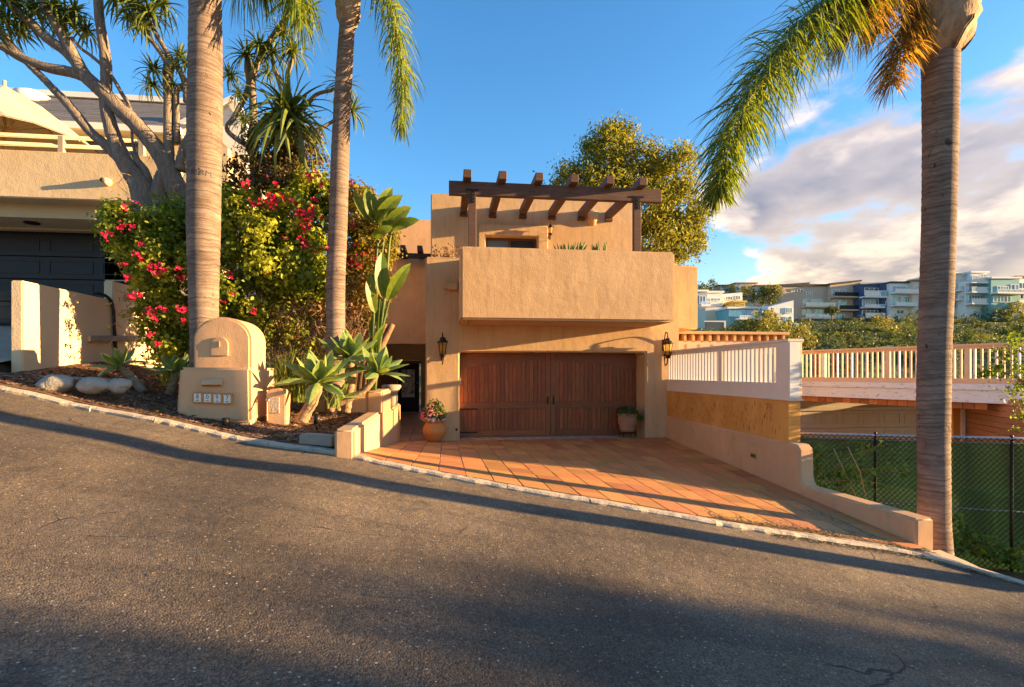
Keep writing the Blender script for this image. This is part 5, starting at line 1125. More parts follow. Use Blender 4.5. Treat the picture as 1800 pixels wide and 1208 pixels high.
branches(ta_, [
 [(340, 470, 21), (333, 420, 20), (322, 370, 18), (306, 320, 17), (288, 281, 16), (262, 245, 14), (232, 212, 13), (208, 190, 12.5), (185, 166, 12), (165, 148, 12), (146, 129, 11.5), (128, 95, 10), (109, 60, 9.5), (90, 28, 9), (70, -10, 8.5), (40, -70, 8)],
 [(150, 135, 10), (120, 126, 9), (83, 119, 8), (40, 103, 7.5), (0, 80, 7), (-50, 60, 6)],
 [(135, 112, 9), (112, 88, 8.5), (83, 68, 8), (60, 46, 7.5), (40, 30, 7), (8, 0, 6.5), (-30, -40, 6)],
 [(268, 440, 24), (262, 380, 24), (258, 357, 23), (250, 330, 20), (238, 312, 17), (222, 290, 14), (212, 271, 13), (200, 240, 12), (192, 212, 11), (186, 185, 9.5), (187, 132, 9), (184, 90, 8.5), (175, 33, 7.5), (172, -20, 7), (168, -70, 6)],
 [(215, 285, 9), (199, 268, 9), (180, 250, 8.5), (159, 232, 8), (132, 199, 8), (115, 178, 7.5), (99, 162, 6.5), (80, 142, 6), (60, 122, 6), (38, 100, 6), (20, 83, 6), (0, 52, 6), (-25, 20, 5)],
 [(290, 440, 20), (280, 360, 17), (284, 320, 13), (296, 285, 9), (296, 230, 8), (296, 185, 7.5), (295, 140, 8), (297, 118, 9), (308, 108, 6)],
 [(297, 118, 6), (285, 96, 4.5), (270, 76, 4), (258, 63, 3.5), (240, 30, 3.5), (228, 5, 3)],
 [(305, 112, 5), (292, 90, 4), (275, 60, 3.5), (262, 35, 3)],
 [(262, 325, 8), (255, 300, 6.5), (243, 285, 5.5), (236, 272, 5)],
 [(238, 272, 2.5), (233, 250, 2.2), (232, 225, 2), (232, 205, 2.2)],
 [(235, 210, 3), (224, 180, 3.2), (215, 166, 3.4), (200, 140, 3.2), (185, 120, 3), (160, 98, 2.8), (142, 85, 2.5), (126, 66, 2.5)],
 [(316, 300, 10), (322, 275, 9.5), (330, 250, 9), (345, 232, 8)],
 [(312, 252, 5.5), (311, 215, 5), (310, 166, 4.5), (315, 155, 5), (330, 148, 4)],
 [(308, 112, 5), (318, 128, 5), (326, 150, 5.5), (328, 180, 5.5)]], Y1)
for px, py, s_, ax in ((20, 5, .9, (-.4, 0, 1)), (62, 18, .85, (-.2, -.3, .9)), (115, 35, .95, (-.3, -.2, 1)), (150, 55, .75, (.3, -.2, .9)), (35, 58, .6, (-.5, -.3, .8)), (168, -60, .9, (0, 0, 1)), (205, -6, .8, (0, 0, 1)), (238, 10, .95, (.1, -.2, 1)), (262, 22, .9, (.2, -.1, 1)), (228, 30, .6, (-.6, -.2, .7)), (271, 122, .72, (-.3, -.4, .9)), (268, 150, .66, (-.2, -.5, .8)), (316, 98, .62, (.2, -.2, 1)), (330, 110, .55, (.4, -.1, .8)), (-20, 50, .8, (-.4, 0, 1)), (95, 12, .8, (0, -.2, 1)), (45, 40, .8, (-.3, -.3, 1)), (130, 20, .7, (.2, 0, 1)), (250, 45, .7, (.3, -.3, 1)), (285, 8, .8, (.3, 0, 1)), (10, 35, .8, (-.3, -.2, .8)), (305, 150, .45, (-.5, -.3, .7))):
    rosette_at(ta_, P(px, py, Y1-rng.uniform(-.2, .4)), s_*1.02, ax)
tb_ = thing('tree_aloe', P(446, 330, 11.0), 'tree aloe with many spiky heads rising above the bougainvillea between the palms', 'tree aloe')
Y2 = 10.6
branches(tb_, [
 [(452, 380, 9), (448, 300, 8), (446, 228, 7), (445, 180, 6.5), (443, 139, 6), (450, 118, 5.5), (466, 86, 5), (489, 50, 4.5), (505, 28, 4), (514, 10, 4)],
 [(446, 190, 5), (438, 150, 4.5), (436, 128, 4), (434, 105, 4)],
 [(440, 260, 5), (400, 230, 4), (412, 205, 4), (430, 172, 4.5), (437, 150, 4)],
 [(490, 330, 7), (500, 250, 6), (505, 215, 5), (506, 156, 4.5), (506, 129, 4), (516, 102, 4)],
 [(505, 160, 4), (492, 138, 3.2), (482, 115, 3), (478, 98, 3)],
 [(520, 330, 8), (512, 280, 8), (506, 240, 7), (505, 205, 6)],
 [(510, 230, 4), (549, 172, 3.2), (582, 159, 3), (600, 152, 3)],
 [(520, 250, 4), (565, 225, 3.2), (600, 205, 3), (612, 198, 3)]], Y2)
for px, py, s_, ax in ((434, 98, .8, (0, -.2, 1)), (478, 92, .72, (0, -.2, 1)), (514, 92, .82, (.1, -.1, 1)), (516, 5, 1.05, (.1, -.1, 1)), (604, 148, .82, (.2, -.2, 1)), (618, 196, .8, (.2, -.2, 1)), (430, 212, .58, (-.1, -.5, 1)), (405, 132, .6, (-.2, -.3, 1)), (455, 80, .7, (.1, 0, 1)), (420, 165, .55, (-.4, -.3, .8)), (498, 60, .7, (0, -.3, 1)), (540, 15, .8, (.5, 0, .9)), (470, 130, .6, (.4, -.3, .8))):
    rosette_at(tb_, P(px, py, Y2-.1), s_, ax)
for px, py, s_, ax in ((506, 192, 1.75, (.12, -.3, 1)), (498, 222, 1.5, (0, -.5, .9)), (515, 215, 1.4, (.4, -.4, .8))): rosette_at(tb_, P(px, py, Y2-1.1), s_, ax)

# ------------------------------------------------------------ bougainvillea
def E_(px, py, rx, ry, Y, rd): s_ = ppm(Y, px); return (tuple(P(px, py, Y)), (rx*s_, rd, ry*s_))
bo = thing('bougainvillea_hedge', P(420, 640, 9.9), 'sprawling bougainvillea hedge of yellow green leaves and magenta flowers', 'bougainvillea')
EL = [E_(262, 425, 66, 50, 9.9, .6), (E_(232, 392, 42, 24, 9.8, .4)), E_(300, 470, 66, 70, 9.9, .7), E_(290, 560, 48, 55, 9.9, .5), E_(315, 610, 40, 45, 9.9, .4), E_(330, 400, 60, 45, 10.0, .6),
      E_(430, 395, 60, 60, 9.9, .7), E_(430, 500, 62, 80, 9.8, .7), E_(480, 440, 70, 80, 9.7, .7), E_(530, 380, 55, 65, 9.9, .7), E_(540, 470, 55, 60, 9.8, .6), E_(430, 580, 60, 45, 9.9, .5), E_(560, 340, 36, 36, 10.0, .5)]
pt, ou, tn = crown(EL, 620, 62, .085, shell=.12)
keep = nr.random(len(pt)) < 1; leaf_obj('foliage', pt, ou, .062, lf_boug, bo, tint=tn, aspect=.72, spread=.7, szvar=.45)
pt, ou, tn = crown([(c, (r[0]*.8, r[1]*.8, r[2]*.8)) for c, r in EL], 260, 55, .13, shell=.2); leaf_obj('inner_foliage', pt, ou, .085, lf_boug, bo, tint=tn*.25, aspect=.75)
EL = [E_(640, 385, 34, 48, 10.2, .5), E_(648, 450, 38, 55, 10.1, .5), E_(618, 430, 30, 80, 10.2, .5), E_(650, 520, 26, 55, 10.2, .4), E_(610, 345, 22, 22, 10.2, .4)]
EL += [E_(625, 370, 40, 40, 10.0, .5), E_(660, 420, 34, 40, 10.0, .5), E_(635, 490, 34, 45, 10.0, .4)]
pt, ou, tn = crown(EL, 280, 55, .09, shell=.12); leaf_obj('yellowing_foliage', pt, ou, .06, leafmat('yellowing_leaf', (.10, .10, .02), (.36, .27, .04), .45), bo, tint=tn, aspect=.7, spread=.7)
EL = [E_(480, 265, 52, 45, 10.4, .5), E_(455, 300, 50, 36, 10.3, .5), E_(540, 300, 40, 30, 10.2, .5), E_(408, 345, 34, 24, 10.2, .4), E_(505, 330, 50, 34, 10.1, .5), E_(530, 255, 30, 45, 10.3, .4)]
pt, ou, tn = crown(EL, 170, 55, .09, shell=.15); leaf_obj('dark_foliage', pt, ou, .06, leafmat('dry_dark_leaf', (.045, .045, .018), (.20, .13, .05), .35), bo, tint=tn, aspect=.7, spread=.8)
EL = [E_(500, 560, 55, 45, 9.9, .4), E_(560, 520, 40, 40, 9.9, .4), E_(545, 600, 50, 40, 9.9, .3)]
pt, ou, tn = crown(EL, 60, 45, .09, shell=.2); leaf_obj('sparse_foliage', pt, ou, .06, lf_boug, bo, tint=tn, aspect=.7, spread=.7)
EL = [E_(540, 545, 75, 55, 10.0, .5), E_(600, 560, 60, 75, 10.2, .5), E_(500, 600, 50, 45, 10.0, .4)]
pt, ou, tn = crown(EL, 90, 50, .12, shell=.25); leaf_obj('dead_foliage', pt, ou, .06, lf_dead, bo, tint=tn, aspect=.5, spread=.9)
C, Wd, Sd = [], [], []
for i in range(1500):
    f = rng.random(); px = rng.uniform(450, 650) if f < .75 else rng.uniform(200, 560); py = rng.uniform(470, 630) if f < .75 else rng.uniform(250, 600)
    q = np.array(P(px, py, 9.75-rng.random()*.45+.3)); d = nr.normal(size=3)*np.array([.6, .4, .5])+np.array([0, 0, -.5]); d /= np.linalg.norm(d); l = rng.uniform(.15, .55); cc_ = []
    for j in range(5): cc_.append(q.copy()); q = q+d*l/4; d = d+nr.normal(size=3)*.25+np.array([0, 0, -.12]); d /= np.linalg.norm(d)
    C.append(cc_); Wd.append([.004, .004, .0035, .003, .0015]); Sd.append(nr.normal(size=3))
stuff(blades('twigs', C, Wd, Sd, twig_m, bo, fold=.5))
fl = [(190, 412, 10, 8), (213, 400, 8, 8), (219, 366, 6, 6), (232, 398, 5, 5), (240, 445, 9, 7), (212, 466, 7, 5), (224, 490, 10, 7), (247, 456, 8, 6), (272, 468, 14, 7), (285, 475, 10, 9), (270, 480, 8, 6), (313, 472, 5, 5), (319, 488, 6, 5), (236, 520, 12, 6), (245, 518, 7, 6), (232, 523, 5, 4), (262, 545, 12, 8), (287, 542, 6, 5), (272, 556, 9, 9), (318, 544, 12, 7), (327, 543, 6, 6), (324, 565, 5, 5), (265, 588, 9, 7), (278, 605, 7, 6), (240, 357, 4, 4), (250, 430, 5, 4),
      (440, 355, 6, 6), (458, 355, 5, 8), (447, 366, 5, 4), (478, 352, 14, 16), (497, 347, 5, 5), (483, 322, 7, 7), (436, 322, 6, 6), (430, 327, 5, 4), (526, 372, 14, 8), (540, 385, 12, 16), (548, 368, 10, 12), (536, 402, 10, 10), (530, 420, 7, 7), (538, 430, 9, 10), (545, 312, 12, 9), (560, 306, 10, 8), (564, 325, 6, 5), (555, 352, 5, 5), (567, 383, 4, 5), (574, 436, 9, 6), (403, 480, 6, 5), (404, 486, 7, 6), (412, 517, 5, 4), (446, 546, 5, 5), (480, 160, 0, 0), (518, 355, 6, 6), (622, 398, 7, 9), (626, 430, 6, 6), (643, 448, 10, 6), (622, 460, 14, 12), (632, 470, 8, 9), (660, 455, 5, 9), (652, 440, 7, 5), (628, 350, 3, 3), (640, 500, 5, 8), (672, 520, 5, 6), (618, 318, 5, 6), (500, 420, 4, 4), (470, 480, 4, 3), (392, 530, 4, 3)]
for px, py, rx, ry in fl:
    if rx < 1: continue
    n = int(4+rx*ry*.20); s_ = ppm(9.2, px); q = np.array(P(px, py, 9.15 if px < 600 else 9.65)); cen = q+nr.normal(size=(n, 3))*np.array([rx*s_*.45, .05, ry*s_*.45])
    stuff(leaf_obj('flower_cluster', cen, np.tile([0.4, -.8, .2], (n, 1)), .044, lf_bract, bo, aspect=.85, spread=.6, curl=.5))

# ------------------------------------------------------------ bird of paradise
bp_ = thing('bird_of_paradise', P(665, 660, 10.4), 'giant bird of paradise with broad paddle leaves left of the house', 'bird of paradise plant')
def paddle(b0, b1, wpx, Y, bend=.15, torn=True, facing=0):
    a = P(*b0, Y); c = P(*b1, Y-.1); K = 14; mid = (a+c)/2+Vector((0, -.12, 0))+(Vector((-(c-a).z, 0, (c-a).x))*bend)
    cur = [a*(1-t_)**2+mid*2*t_*(1-t_)+c*t_*t_ for t_ in frange(0, 1, K)]; s_ = ppm(Y, b0[0])
    w = [wpx*s_*math.sin(math.pi*min(1, .06+t_*.98))**.55*(1 if t_ < .97 else .4)*rng.uniform(.93, 1.03) for t_ in frange(0, 1, K)]; w[-1] = .004; w[0] = .01
    d = (c-a).normalized(); sd = Vector((d.z, facing, -d.x)).normalized()
    return blades('paddle_leaf', [[tuple(p) for p in cur]], [w], [tuple(sd)], lf_banana, bp_, fold=.28, tint=[rng.uniform(.3, 1)], edge=.12)
for b0, b1, w_ in (((655, 392), (622, 336), 9), ((662, 392), (645, 329), 11), ((668, 385), (656, 340), 7), ((668, 380), (690, 330), 11), ((663, 392), (708, 343), 12), ((672, 405), (700, 368), 9), ((680, 402), (723, 364), 12), ((690, 404), (737, 387), 9), ((655, 420), (690, 400), 9)): paddle(b0, b1, w_, 9.6, .1, facing=.4)
for b0, b1, w_ in (((676, 525), (672, 443), 17), ((683, 526), (722, 463), 15), ((660, 550), (650, 478), 12), ((655, 618), (677, 570), 8)): paddle(b0, b1, w_*.78, 9.6, .08, facing=.5)
for pts in ([(655, 690), (660, 600), (672, 560), (678, 520)], [(658, 690), (668, 600), (676, 560), (686, 522)], [(650, 690), (652, 610), (658, 570), (664, 542)], [(648, 690), (648, 600), (655, 555)], [(660, 640), (668, 520), (672, 440), (680, 402)], [(662, 640), (678, 500), (684, 430), (690, 402)], [(655, 600), (660, 480), (664, 420), (664, 390)]):
    b = MB(); b.tube(smooth_path([P(*q, 9.65) for q in pts], 5), interp([.035, .028, .016], (len(pts)-1)*5+1), 7); b.build('leaf_stalk', lf_banana, bp_, tint=[.35]*len(b.v))
for k in range(7):
    x0 = 600+k*9; b = MB(); b.tube(smooth_path([P(x0-5, 720, 9.9), P(x0+4, 640, 10), P(x0+24+k*2, 570, 10.1)], 5), interp([.09, .08, .05], 11), 8); b.build('dry_sheath', mat('dry_sheath%d' % k, (.14, .07, .035), (.32, .19, .10), .9, ns=6, stretch=(6, 6, 1), bump=.6, bs=9), bp_)

# ------------------------------------------------------------ agaves, grasses
def agave(px, py, Y, L, w, n, stem, label, tilt=(0, -.15, 1), stemr=.06):
    c = P(px, py, Y); base = P(*stem[-1], Y); t_ = thing('foxtail_agave', base, label, 'agave', 'agaves in the planting bed')
    b = MB(); pth = smooth_path([P(*q, Y) for q in stem], 6); b.tube(pth, [stemr*(1+rng.uniform(-.12, .12))*(1+.35*i/len(pth)) for i in range(len(pth))], 12); b.build('stem', agave_stem, t_)
    C, Wd, Sd = rosette_curves(n, L, w*1.28, 8, 84, .8, K=10, wv=.9)
    q = Vector(tilt).normalized().to_track_quat('Z', 'Y'); M = np.array(q.to_matrix()); z = np.array(c)
    for i in range(n):
        blades('leaf', [C[i] @ M.T+z], [Wd[i]], [M @ Sd[i]], lf_agave, t_, fold=.38, tint=[rng.uniform(.2, .7)], edge=.28, tips=True)
    return t_
agave(560, 672, 8.0, .66, .078, 19, [(560, 676), (552, 700), (540, 722), (530, 740)], 'large agave with a short thick yellow stem, nearest the mailbox pillar', (.05, -.3, 1), .07)
agave(614, 628, 8.9, .62, .082, 17, [(614, 632), (618, 665), (612, 700), (608, 725)], 'tallest agave, centred in front of the slender palm', (.05, -.3, 1))
agave(664, 655, 8.6, .58, .070, 15, [(662, 658), (645, 682), (615, 700), (588, 712), (580, 722)], 'agave on a long curved stem reaching over the stepped wall', (.30, -.3, 1), .045)
agave(596, 700, 8.4, .42, .045, 10, [(596, 703), (594, 722)], 'small slim agave growing beneath the curved stem', (.1, -.2, 1), .03)
agave(211, 643, 8.5, .40, .055, 13, [(211, 643), (222, 655), (236, 670), (252, 690)], 'leaning agave on a bare scaly stem above the smallest boulder', (-.25, -.3, 1), .05)
agave(311, 652, 8.7, .42, .065, 14, [(311, 655), (306, 672), (298, 694)], 'agave tucked behind the left edge of the mailbox pillar', (-.1, -.2, 1), .05)
def tuft(px0, px1, py, Y, n, L, label):
    C, Wd, Sd = [], [], []
    for i in range(n):
        q = np.array(P(rng.uniform(px0, px1), py, Y+rng.uniform(-.3, .3))); q[2] -= .05; a = rng.uniform(0, 6.28); d = np.array([math.cos(a)*.28, math.sin(a)*.28, 1]); d /= np.linalg.norm(d); l = L*rng.uniform(.6, 1.15); cc_ = []; dr = rng.uniform(.1, .9)
        for j in range(6): cc_.append(q.copy()); q = q+d*l/5; d = d+np.array([math.cos(a)*.12, math.sin(a)*.12, -.18])*dr; d /= np.linalg.norm(d)
        C.append(cc_); Wd.append(np.array([.007, .008, .008, .007, .005, .001])); Sd.append([-math.sin(a), math.cos(a), 0])
    o = blades('strap_grass', C, Wd, Sd, lf_grass, None, fold=.3); tag(o, label, 'ornamental grass')
tuft(478, 535, 702, 8.9, 320, .85, 'clump of tall yellow green strap leaves right of the mailbox pillar'); tuft(284, 306, 672, 9.0, 60, .5, 'thin tuft of strap leaves left of the mailbox pillar')
tuft(575, 600, 712, 8.0, 14, .3, 'tiny tuft of grass leaves between the agave stems')

# ------------------------------------------------------------ trees and shrubs behind
tr = thing('backyard_tree', P(1120, 600, 24), 'big airy yellow green tree rising behind the right side of the house', 'tree')
EL = [E_(1065, 275, 45, 45, 24, 1.6), E_(1010, 325, 42, 36, 24, 1.5), E_(1120, 300, 55, 42, 24, 1.8), E_(1180, 310, 46, 45, 24, 1.6), E_(1195, 375, 44, 45, 24, 1.8), E_(1200, 425, 34, 42, 24, 1.5), E_(1120, 370, 70, 55, 24, 2), E_(1150, 430, 60, 45, 24, 2), E_(1060, 350, 60, 45, 24, 2), E_(1082, 245, 30, 22, 24, 1)]
pt, ou, tn = crown(EL, 950, 46, .24, shell=.2); leaf_obj('foliage', pt, ou, .16, lf_tree, tr, tint=tn, aspect=.4, spread=.8, up=-.1)
branches(tr, [[(1135, 640, 22), (1130, 520, 18), (1120, 450, 14), (1100, 380, 9), (1080, 300, 5), (1075, 250, 2)], [(1128, 500, 12), (1160, 420, 9), (1180, 350, 6), (1190, 290, 2.5)], [(1120, 450, 9), (1070, 380, 6), (1020, 335, 3)], [(1130, 480, 9), (1175, 450, 6), (1200, 410, 3)], [(1110, 400, 6), (1130, 340, 4), (1125, 290, 2)]], 24, mat('brown_bark', (.10, .07, .05), (.2, .15, .1), .9, ns=4, bump=.6, bs=9))
def on_fence(px, py, off=.12):
    a = FA+fn*off; d = Vector((ta(px), 1, 0)); den = d.x*fv.y-d.y*fv.x; s_ = (a.x*fv.y-a.y*fv.x)/den; return P(px, py, s_)
def vine(label, paths, n_, leaf, parent_name='fence_vine'):
    q = on_fence(*paths[0][0]); t_ = thing(parent_name, q, label, 'vine', None); pts = []
    for pth in paths:
        sp = smooth_path([on_fence(*p, off=rng.uniform(.08, .2)) for p in pth], 8); b = MB(); b.tube(sp, .006, 5); b.build('stem', twig_m, t_)
        for k in range(n_):
            p = rng.choice(sp); pts.append(tuple(p+Vector((rng.gauss(0, .06), rng.gauss(0, .03), rng.gauss(0, .06)))))
    leaf_obj('foliage', np.array(pts), np.tile([0, -1, .3], (len(pts), 1)), leaf, lf_vine, t_, aspect=.85, spread=.6)
if fn.y > 0: fn = -fn
vine('green leafy vine climbing the privacy mesh left of the palm', [[(1425, 880), (1440, 820), (1432, 795)], [(1440, 860), (1470, 820), (1500, 800), (1535, 788), (1552, 775)], [(1460, 880), (1480, 835), (1540, 825), (1590, 832)], [(1470, 900), (1490, 840), (1520, 830)], [(1430, 890), (1450, 850), (1490, 845), (1550, 850)]], 55, .07)
vine('low vine with broad leaves spilling down the bank right of the palm', [[(1690, 930), (1720, 950), (1760, 960), (1800, 968)], [(1680, 960), (1730, 975), (1790, 985)], [(1690, 945), (1760, 985), (1820, 990)], [(1685, 910), (1700, 935), (1735, 965)]], 55, .09, 'bank_vine')
b = MB()
for pts in ([(1465, 788), (1485, 830), (1506, 876)], [(1490, 785), (1512, 830), (1523, 878)]): b.tube([on_fence(*p, off=.15) for p in pts], .006, 5)
o = b.build('cane_stakes', pole_w); tag(o, 'pair of thin pale cane stakes leaning against the fence by the vine', 'stakes')
sh = thing('lime_tree', P(1810, 690, 7.6), 'bright yellow green leafy branches entering at the right edge', 'tree')
pt, ou, tn = crown([E_(1800, 610, 40, 26, 7.6, .3), E_(1805, 660, 44, 40, 7.6, .4), E_(1762, 650, 26, 14, 7.6, .2), E_(1770, 610, 16, 12, 7.6, .15), E_(1850, 700, 60, 120, 7.7, .5), E_(1815, 740, 22, 14, 7.6, .2), E_(1738, 655, 12, 6, 7.6, .1)], 110, 30, .055, shell=.3)
leaf_obj('foliage', pt, ou, .05, lf_vine, sh, tint=tn*.6+.4, aspect=.6, spread=.8)
branches(sh, [[(1870, 1000, 8), (1860, 850, 7), (1850, 740, 5), (1810, 680, 3), (1765, 655, 1.5), (1735, 655, 1)], [(1850, 740, 4), (1820, 650, 2.5), (1785, 610, 1.2)]], 7.65, twig_m)
# ------------------------------------------------------------ far hillside
def hill_z(yc, X):
    k = [(28, -13.8), (40, -8), (52, 0.5), (60, 2.6), (80, 5.2), (100, 8.8), (112, 10.4), (140, 17.5), (180, 29), (230, 33), (300, 20), (420, -14.5)]
    for (a, za), (b_, zb_) in zip(k, k[1:]):
        if yc <= b_: return za+(zb_-za)*max(0, (yc-a)/(b_-a))
    return -14.5
hm = mat('hill_scrub', (.05, .068, .02), (.12, .12, .045), .95, ns=.12, detail=9, bump=.6, bs=1.5, dist=.3, stain=(.22, .62, (.26, .19, .12), .7), contrast=(.35, .6))
b = MB(); ycs = [28, 34, 40, 46, 52, 56, 60, 65, 70, 76, 82, 88, 94, 100, 106, 112, 120, 130, 140, 155, 170, 185, 205, 230, 260, 300, 360, 420]; xs = list(range(-60, 2600, 60)); n = len(xs); vs = []
for yc in ycs:
    for px in xs:
        p = PC(px, 655, yc); z = hill_z(yc, p.x)+(rng.uniform(-.5, .5) if yc < 200 else 0)
        if px < 1000: z = z*.9-1
        vs.append((p.x, p.y, max(z, -14.4) if 30 < yc < 400 else z))
b.add(vs, [(i*n+j, i*n+j+1, (i+1)*n+j+1, (i+1)*n+j) for i in range(len(ycs)-1) for j in range(n-1)], 0, True); o = b.build('hillside', hm); struct(o, 'scrub covered hillside below the far houses')

taupe = mat('taupe_wall', (.50, .38, .275), (.56, .43, .32), .9, ns=.3); navy = mat('navy_wall', (.06, .09, .17), (.075, .11, .2), .8, ns=.3); beige = mat('beige_wall', (.68, .56, .41), (.74, .61, .46), .9, ns=.3)
wht = mat('far_white_wall', (.74, .72, .68), (.80, .78, .74), .85, ns=.3); greyw = mat('grey_siding', (.30, .31, .33), (.36, .37, .38), .85, ns=.3); tealw = mat('teal_wall', (.16, .36, .36), (.20, .42, .42), .8, ns=.3); redr = mat('red_tile_roof', (.28, .11, .06), (.36, .16, .09), .9, ns=1); darkr = mat('dark_roof', (.06, .055, .055), (.09, .08, .08), .9, ns=1); goldw = mat('golden_tarp', (.55, .36, .06), (.62, .42, .08), .8, ns=1)
def HH(name, label, Y, body, wins=(), bals=(), roof=None, m=taupe, cat='house', depth=9):
    x0, x1, yt, yb = body[:4]; c = P((x0+x1)/2, yb, Y); t_ = thing(name, c, label, cat, 'houses on the far hillside'); s_ = ppm(Y, x0)
    b = MB(); a, d = P(x0, yt, Y), P(x1, yb, Y); sl = body[4] if len(body) > 4 else 0
    zt0 = P(x0, yt+sl, Y).z; zt1 = P(x1, yt, Y).z if sl >= 0 else P(x1, yt-sl, Y).z
    if sl < 0: zt0 = P(x0, yt, Y).z
    b.prism([(a.x, Y, d.z-6), (d.x, Y, d.z-6), (d.x, Y, zt1), (a.x, Y, zt0)], (0, depth, 0)); b.build('wall', m, t_)
    if roof is not None:
        b = MB(); o_ = 2*s_; b.prism([(a.x-o_, Y-o_*1.5, zt0), (d.x+o_, Y-o_*1.5, zt1), (d.x+o_, Y-o_*1.5, zt1+.35), (a.x-o_, Y-o_*1.5, zt0+.35)], (0, depth+o_*2, 0)); b.build('roof', roof, t_)
    for wn_ in wins:
        wx0, wx1, wy0, wy1, gm, k, *fr = wn_; A = P(wx0, wy0, Y); B = P(wx1, wy1, Y); fm = fr[0] if fr else wht; f_ = max(.10, .55*s_); b = MB()
        b.box(A.x, B.x, Y-.14, Y+.05, A.z-f_, A.z); b.box(A.x, B.x, Y-.14, Y+.05, B.z, B.z+f_)
        for i in range(k+1): xx = A.x+(B.x-A.x-f_)*i/k; b.box(xx, xx+f_, Y-.14, Y+.05, B.z+f_, A.z-f_)
        w_ = b.build('window', fm, t_); 
        for i in range(k):
            xx = A.x+(B.x-A.x-f_)*i/k+f_; xe_ = A.x+(B.x-A.x-f_)*(i+1)/k; pb = MB(); pb.box(xx, xe_, Y-.07, Y-.02, B.z+f_, A.z-f_); pb.build('pane', gm if (i+int(wx0)) % 4 else (blue_g if gm is not dark_g else dark_g), w_)
    for bx0_, bx1_, by, rh, gm, fm in bals:
        A = P(bx0_, by, Y); B = P(bx1_, by, Y); b = MB(); b.box(A.x, B.x, Y-1.6, Y, A.z-.32, A.z); bl = b.build('balcony', fm, t_)
        h_ = rh*s_; pb = MB(); pb.box(A.x+.05, B.x-.05, Y-1.56, Y-1.52, A.z+.02, A.z+h_); pb.build('railing_glass' if gm is not iron else 'railing_panel', gm, bl)
        pb = MB(); pb.box(A.x, B.x, Y-1.6, Y-1.5, A.z+h_, A.z+h_+.09); n_ = max(2, int((bx1_-bx0_)/9))
        for i in range(n_+1): xx = A.x+(B.x-A.x-.08)*i/n_; pb.box(xx, xx+.08, Y-1.59, Y-1.5, A.z, A.z+h_)
        pb.build('balcony_rail', fm if gm is not iron else iron, bl)
    return t_
T, BL, DK, PG = teal_g, blue_g, dark_g, pale_g
HH('ridge_house', 'low blue grey building on the ridge above the white blocks', 150, (1263, 1292, 503, 514), [(1268, 1288, 506, 511, BL, 3)], roof=darkr, m=greyw)
HH('ridge_house', 'cream rounded house with big windows on the ridge skyline', 148, (1293, 1329, 499, 513), [(1300, 1316, 501, 508, BL, 3), (1318, 1326, 501, 508, BL, 2)], [(1300, 1330, 510, 2.5, PG, wht)], roof=redr, m=white_wall)
HH('ridge_house', 'low roofs with chimneys on the ridge behind the brown apartments', 145, (1328, 1352, 503, 514), [(1334, 1346, 505, 510, DK, 2)], roof=redr, m=beige)
HH('ridge_house', 'wide taupe house with a dark curved roof on the ridge', 142, (1350, 1420, 499, 520, 5), [(1388, 1400, 504, 507, DK, 2)], roof=darkr, m=taupe)
HH('ridge_house', 'grey roofed house with white chimneys behind the second taupe block', 140, (1420, 1470, 502, 515), [(1425, 1436, 504, 508, DK, 2)], roof=darkr, m=wht)
HH('hill_house', 'narrow grey house with stacked glass balconies at the left end', 96, (1226, 1243, 513, 600), [(1229, 1240, 520, 535, BL, 2), (1229, 1240, 540, 546, T, 2), (1231, 1239, 551, 557, DK, 2, taupe)], [(1226, 1242, 537, 4, PG, wht)], roof=wht, m=greyw)
HH('hill_house', 'cream white block house with a wide teal window', 98, (1243, 1270, 515, 600), [(1248, 1266, 524, 529, T, 3), (1259, 1270, 538, 541, DK, 3), (1247, 1254, 541, 545, DK, 3)], roof=wht, m=white_wall)
HH('hill_house', 'bright white block house with two groups of tall windows', 99, (1272, 1305, 514, 600, 3), [(1275, 1287, 521, 528, DK, 4), (1292, 1301, 520, 527, DK, 3)], roof=None, m=wht)
HH('hill_house', 'blank pale stucco house with tall plain walls', 92, (1240, 1280, 541, 610), [], roof=None, m=beige)
HH('tarp_shelter', 'golden yellow canopy shelter on a roof between the white houses', 95, (1289, 1310, 532, 541), [(1291, 1308, 534, 538, goldw, 1, goldw)], roof=goldw, m=goldw, cat='shelter')
HH('hill_house', 'dark framed black garage door on the lower street', 84, (1238, 1276, 564, 600), [(1240, 1272, 566, 583, DK, 1, dark_g)], roof=None, m=beige)
HH('hill_house', 'low wide house with a long band of teal glass and thin roof', 88, (1279, 1350, 543, 600), [(1281, 1310, 545, 557, T, 4), (1312, 1348, 546, 557, T, 4)], [(1292, 1350, 560, 3, PG, wht)], roof=wht, m=tealw)
HH('hill_house', 'white modern house with a single sloping roof and tall narrow windows', 86, (1350, 1395, 528, 600, 12), [(1380, 1392, 541, 551, T, 3), (1379, 1392, 557, 572, T, 3)], [(1374, 1394, 574, 3, PG, wht)], roof=None, m=wht)
HH('hill_house', 'brown side wing with sloping roofline and narrow tall windows', 112, (1324, 1376, 506, 560, 22), [(1346, 1348.5, 520, 526, BL, 1), (1352, 1355, 521, 532, BL, 1), (1362, 1365, 519, 530, BL, 1), (1373, 1376, 517, 528, BL, 1)], roof=darkr, m=taupe)
HH('hill_house', 'large brown apartment block with two teal windowed balconies', 110, (1376, 1458, 503, 575), [(1390, 1396, 509, 513, DK, 2), (1401, 1411, 508, 514, DK, 2), (1416, 1428, 514, 519, BL, 3), (1411, 1446, 526, 537, T, 5), (1410, 1446, 543, 556, T, 5)], [(1408, 1461, 539, 6, PG, beige), (1408, 1460, 559, 6, PG, beige)], roof=darkr, m=taupe)
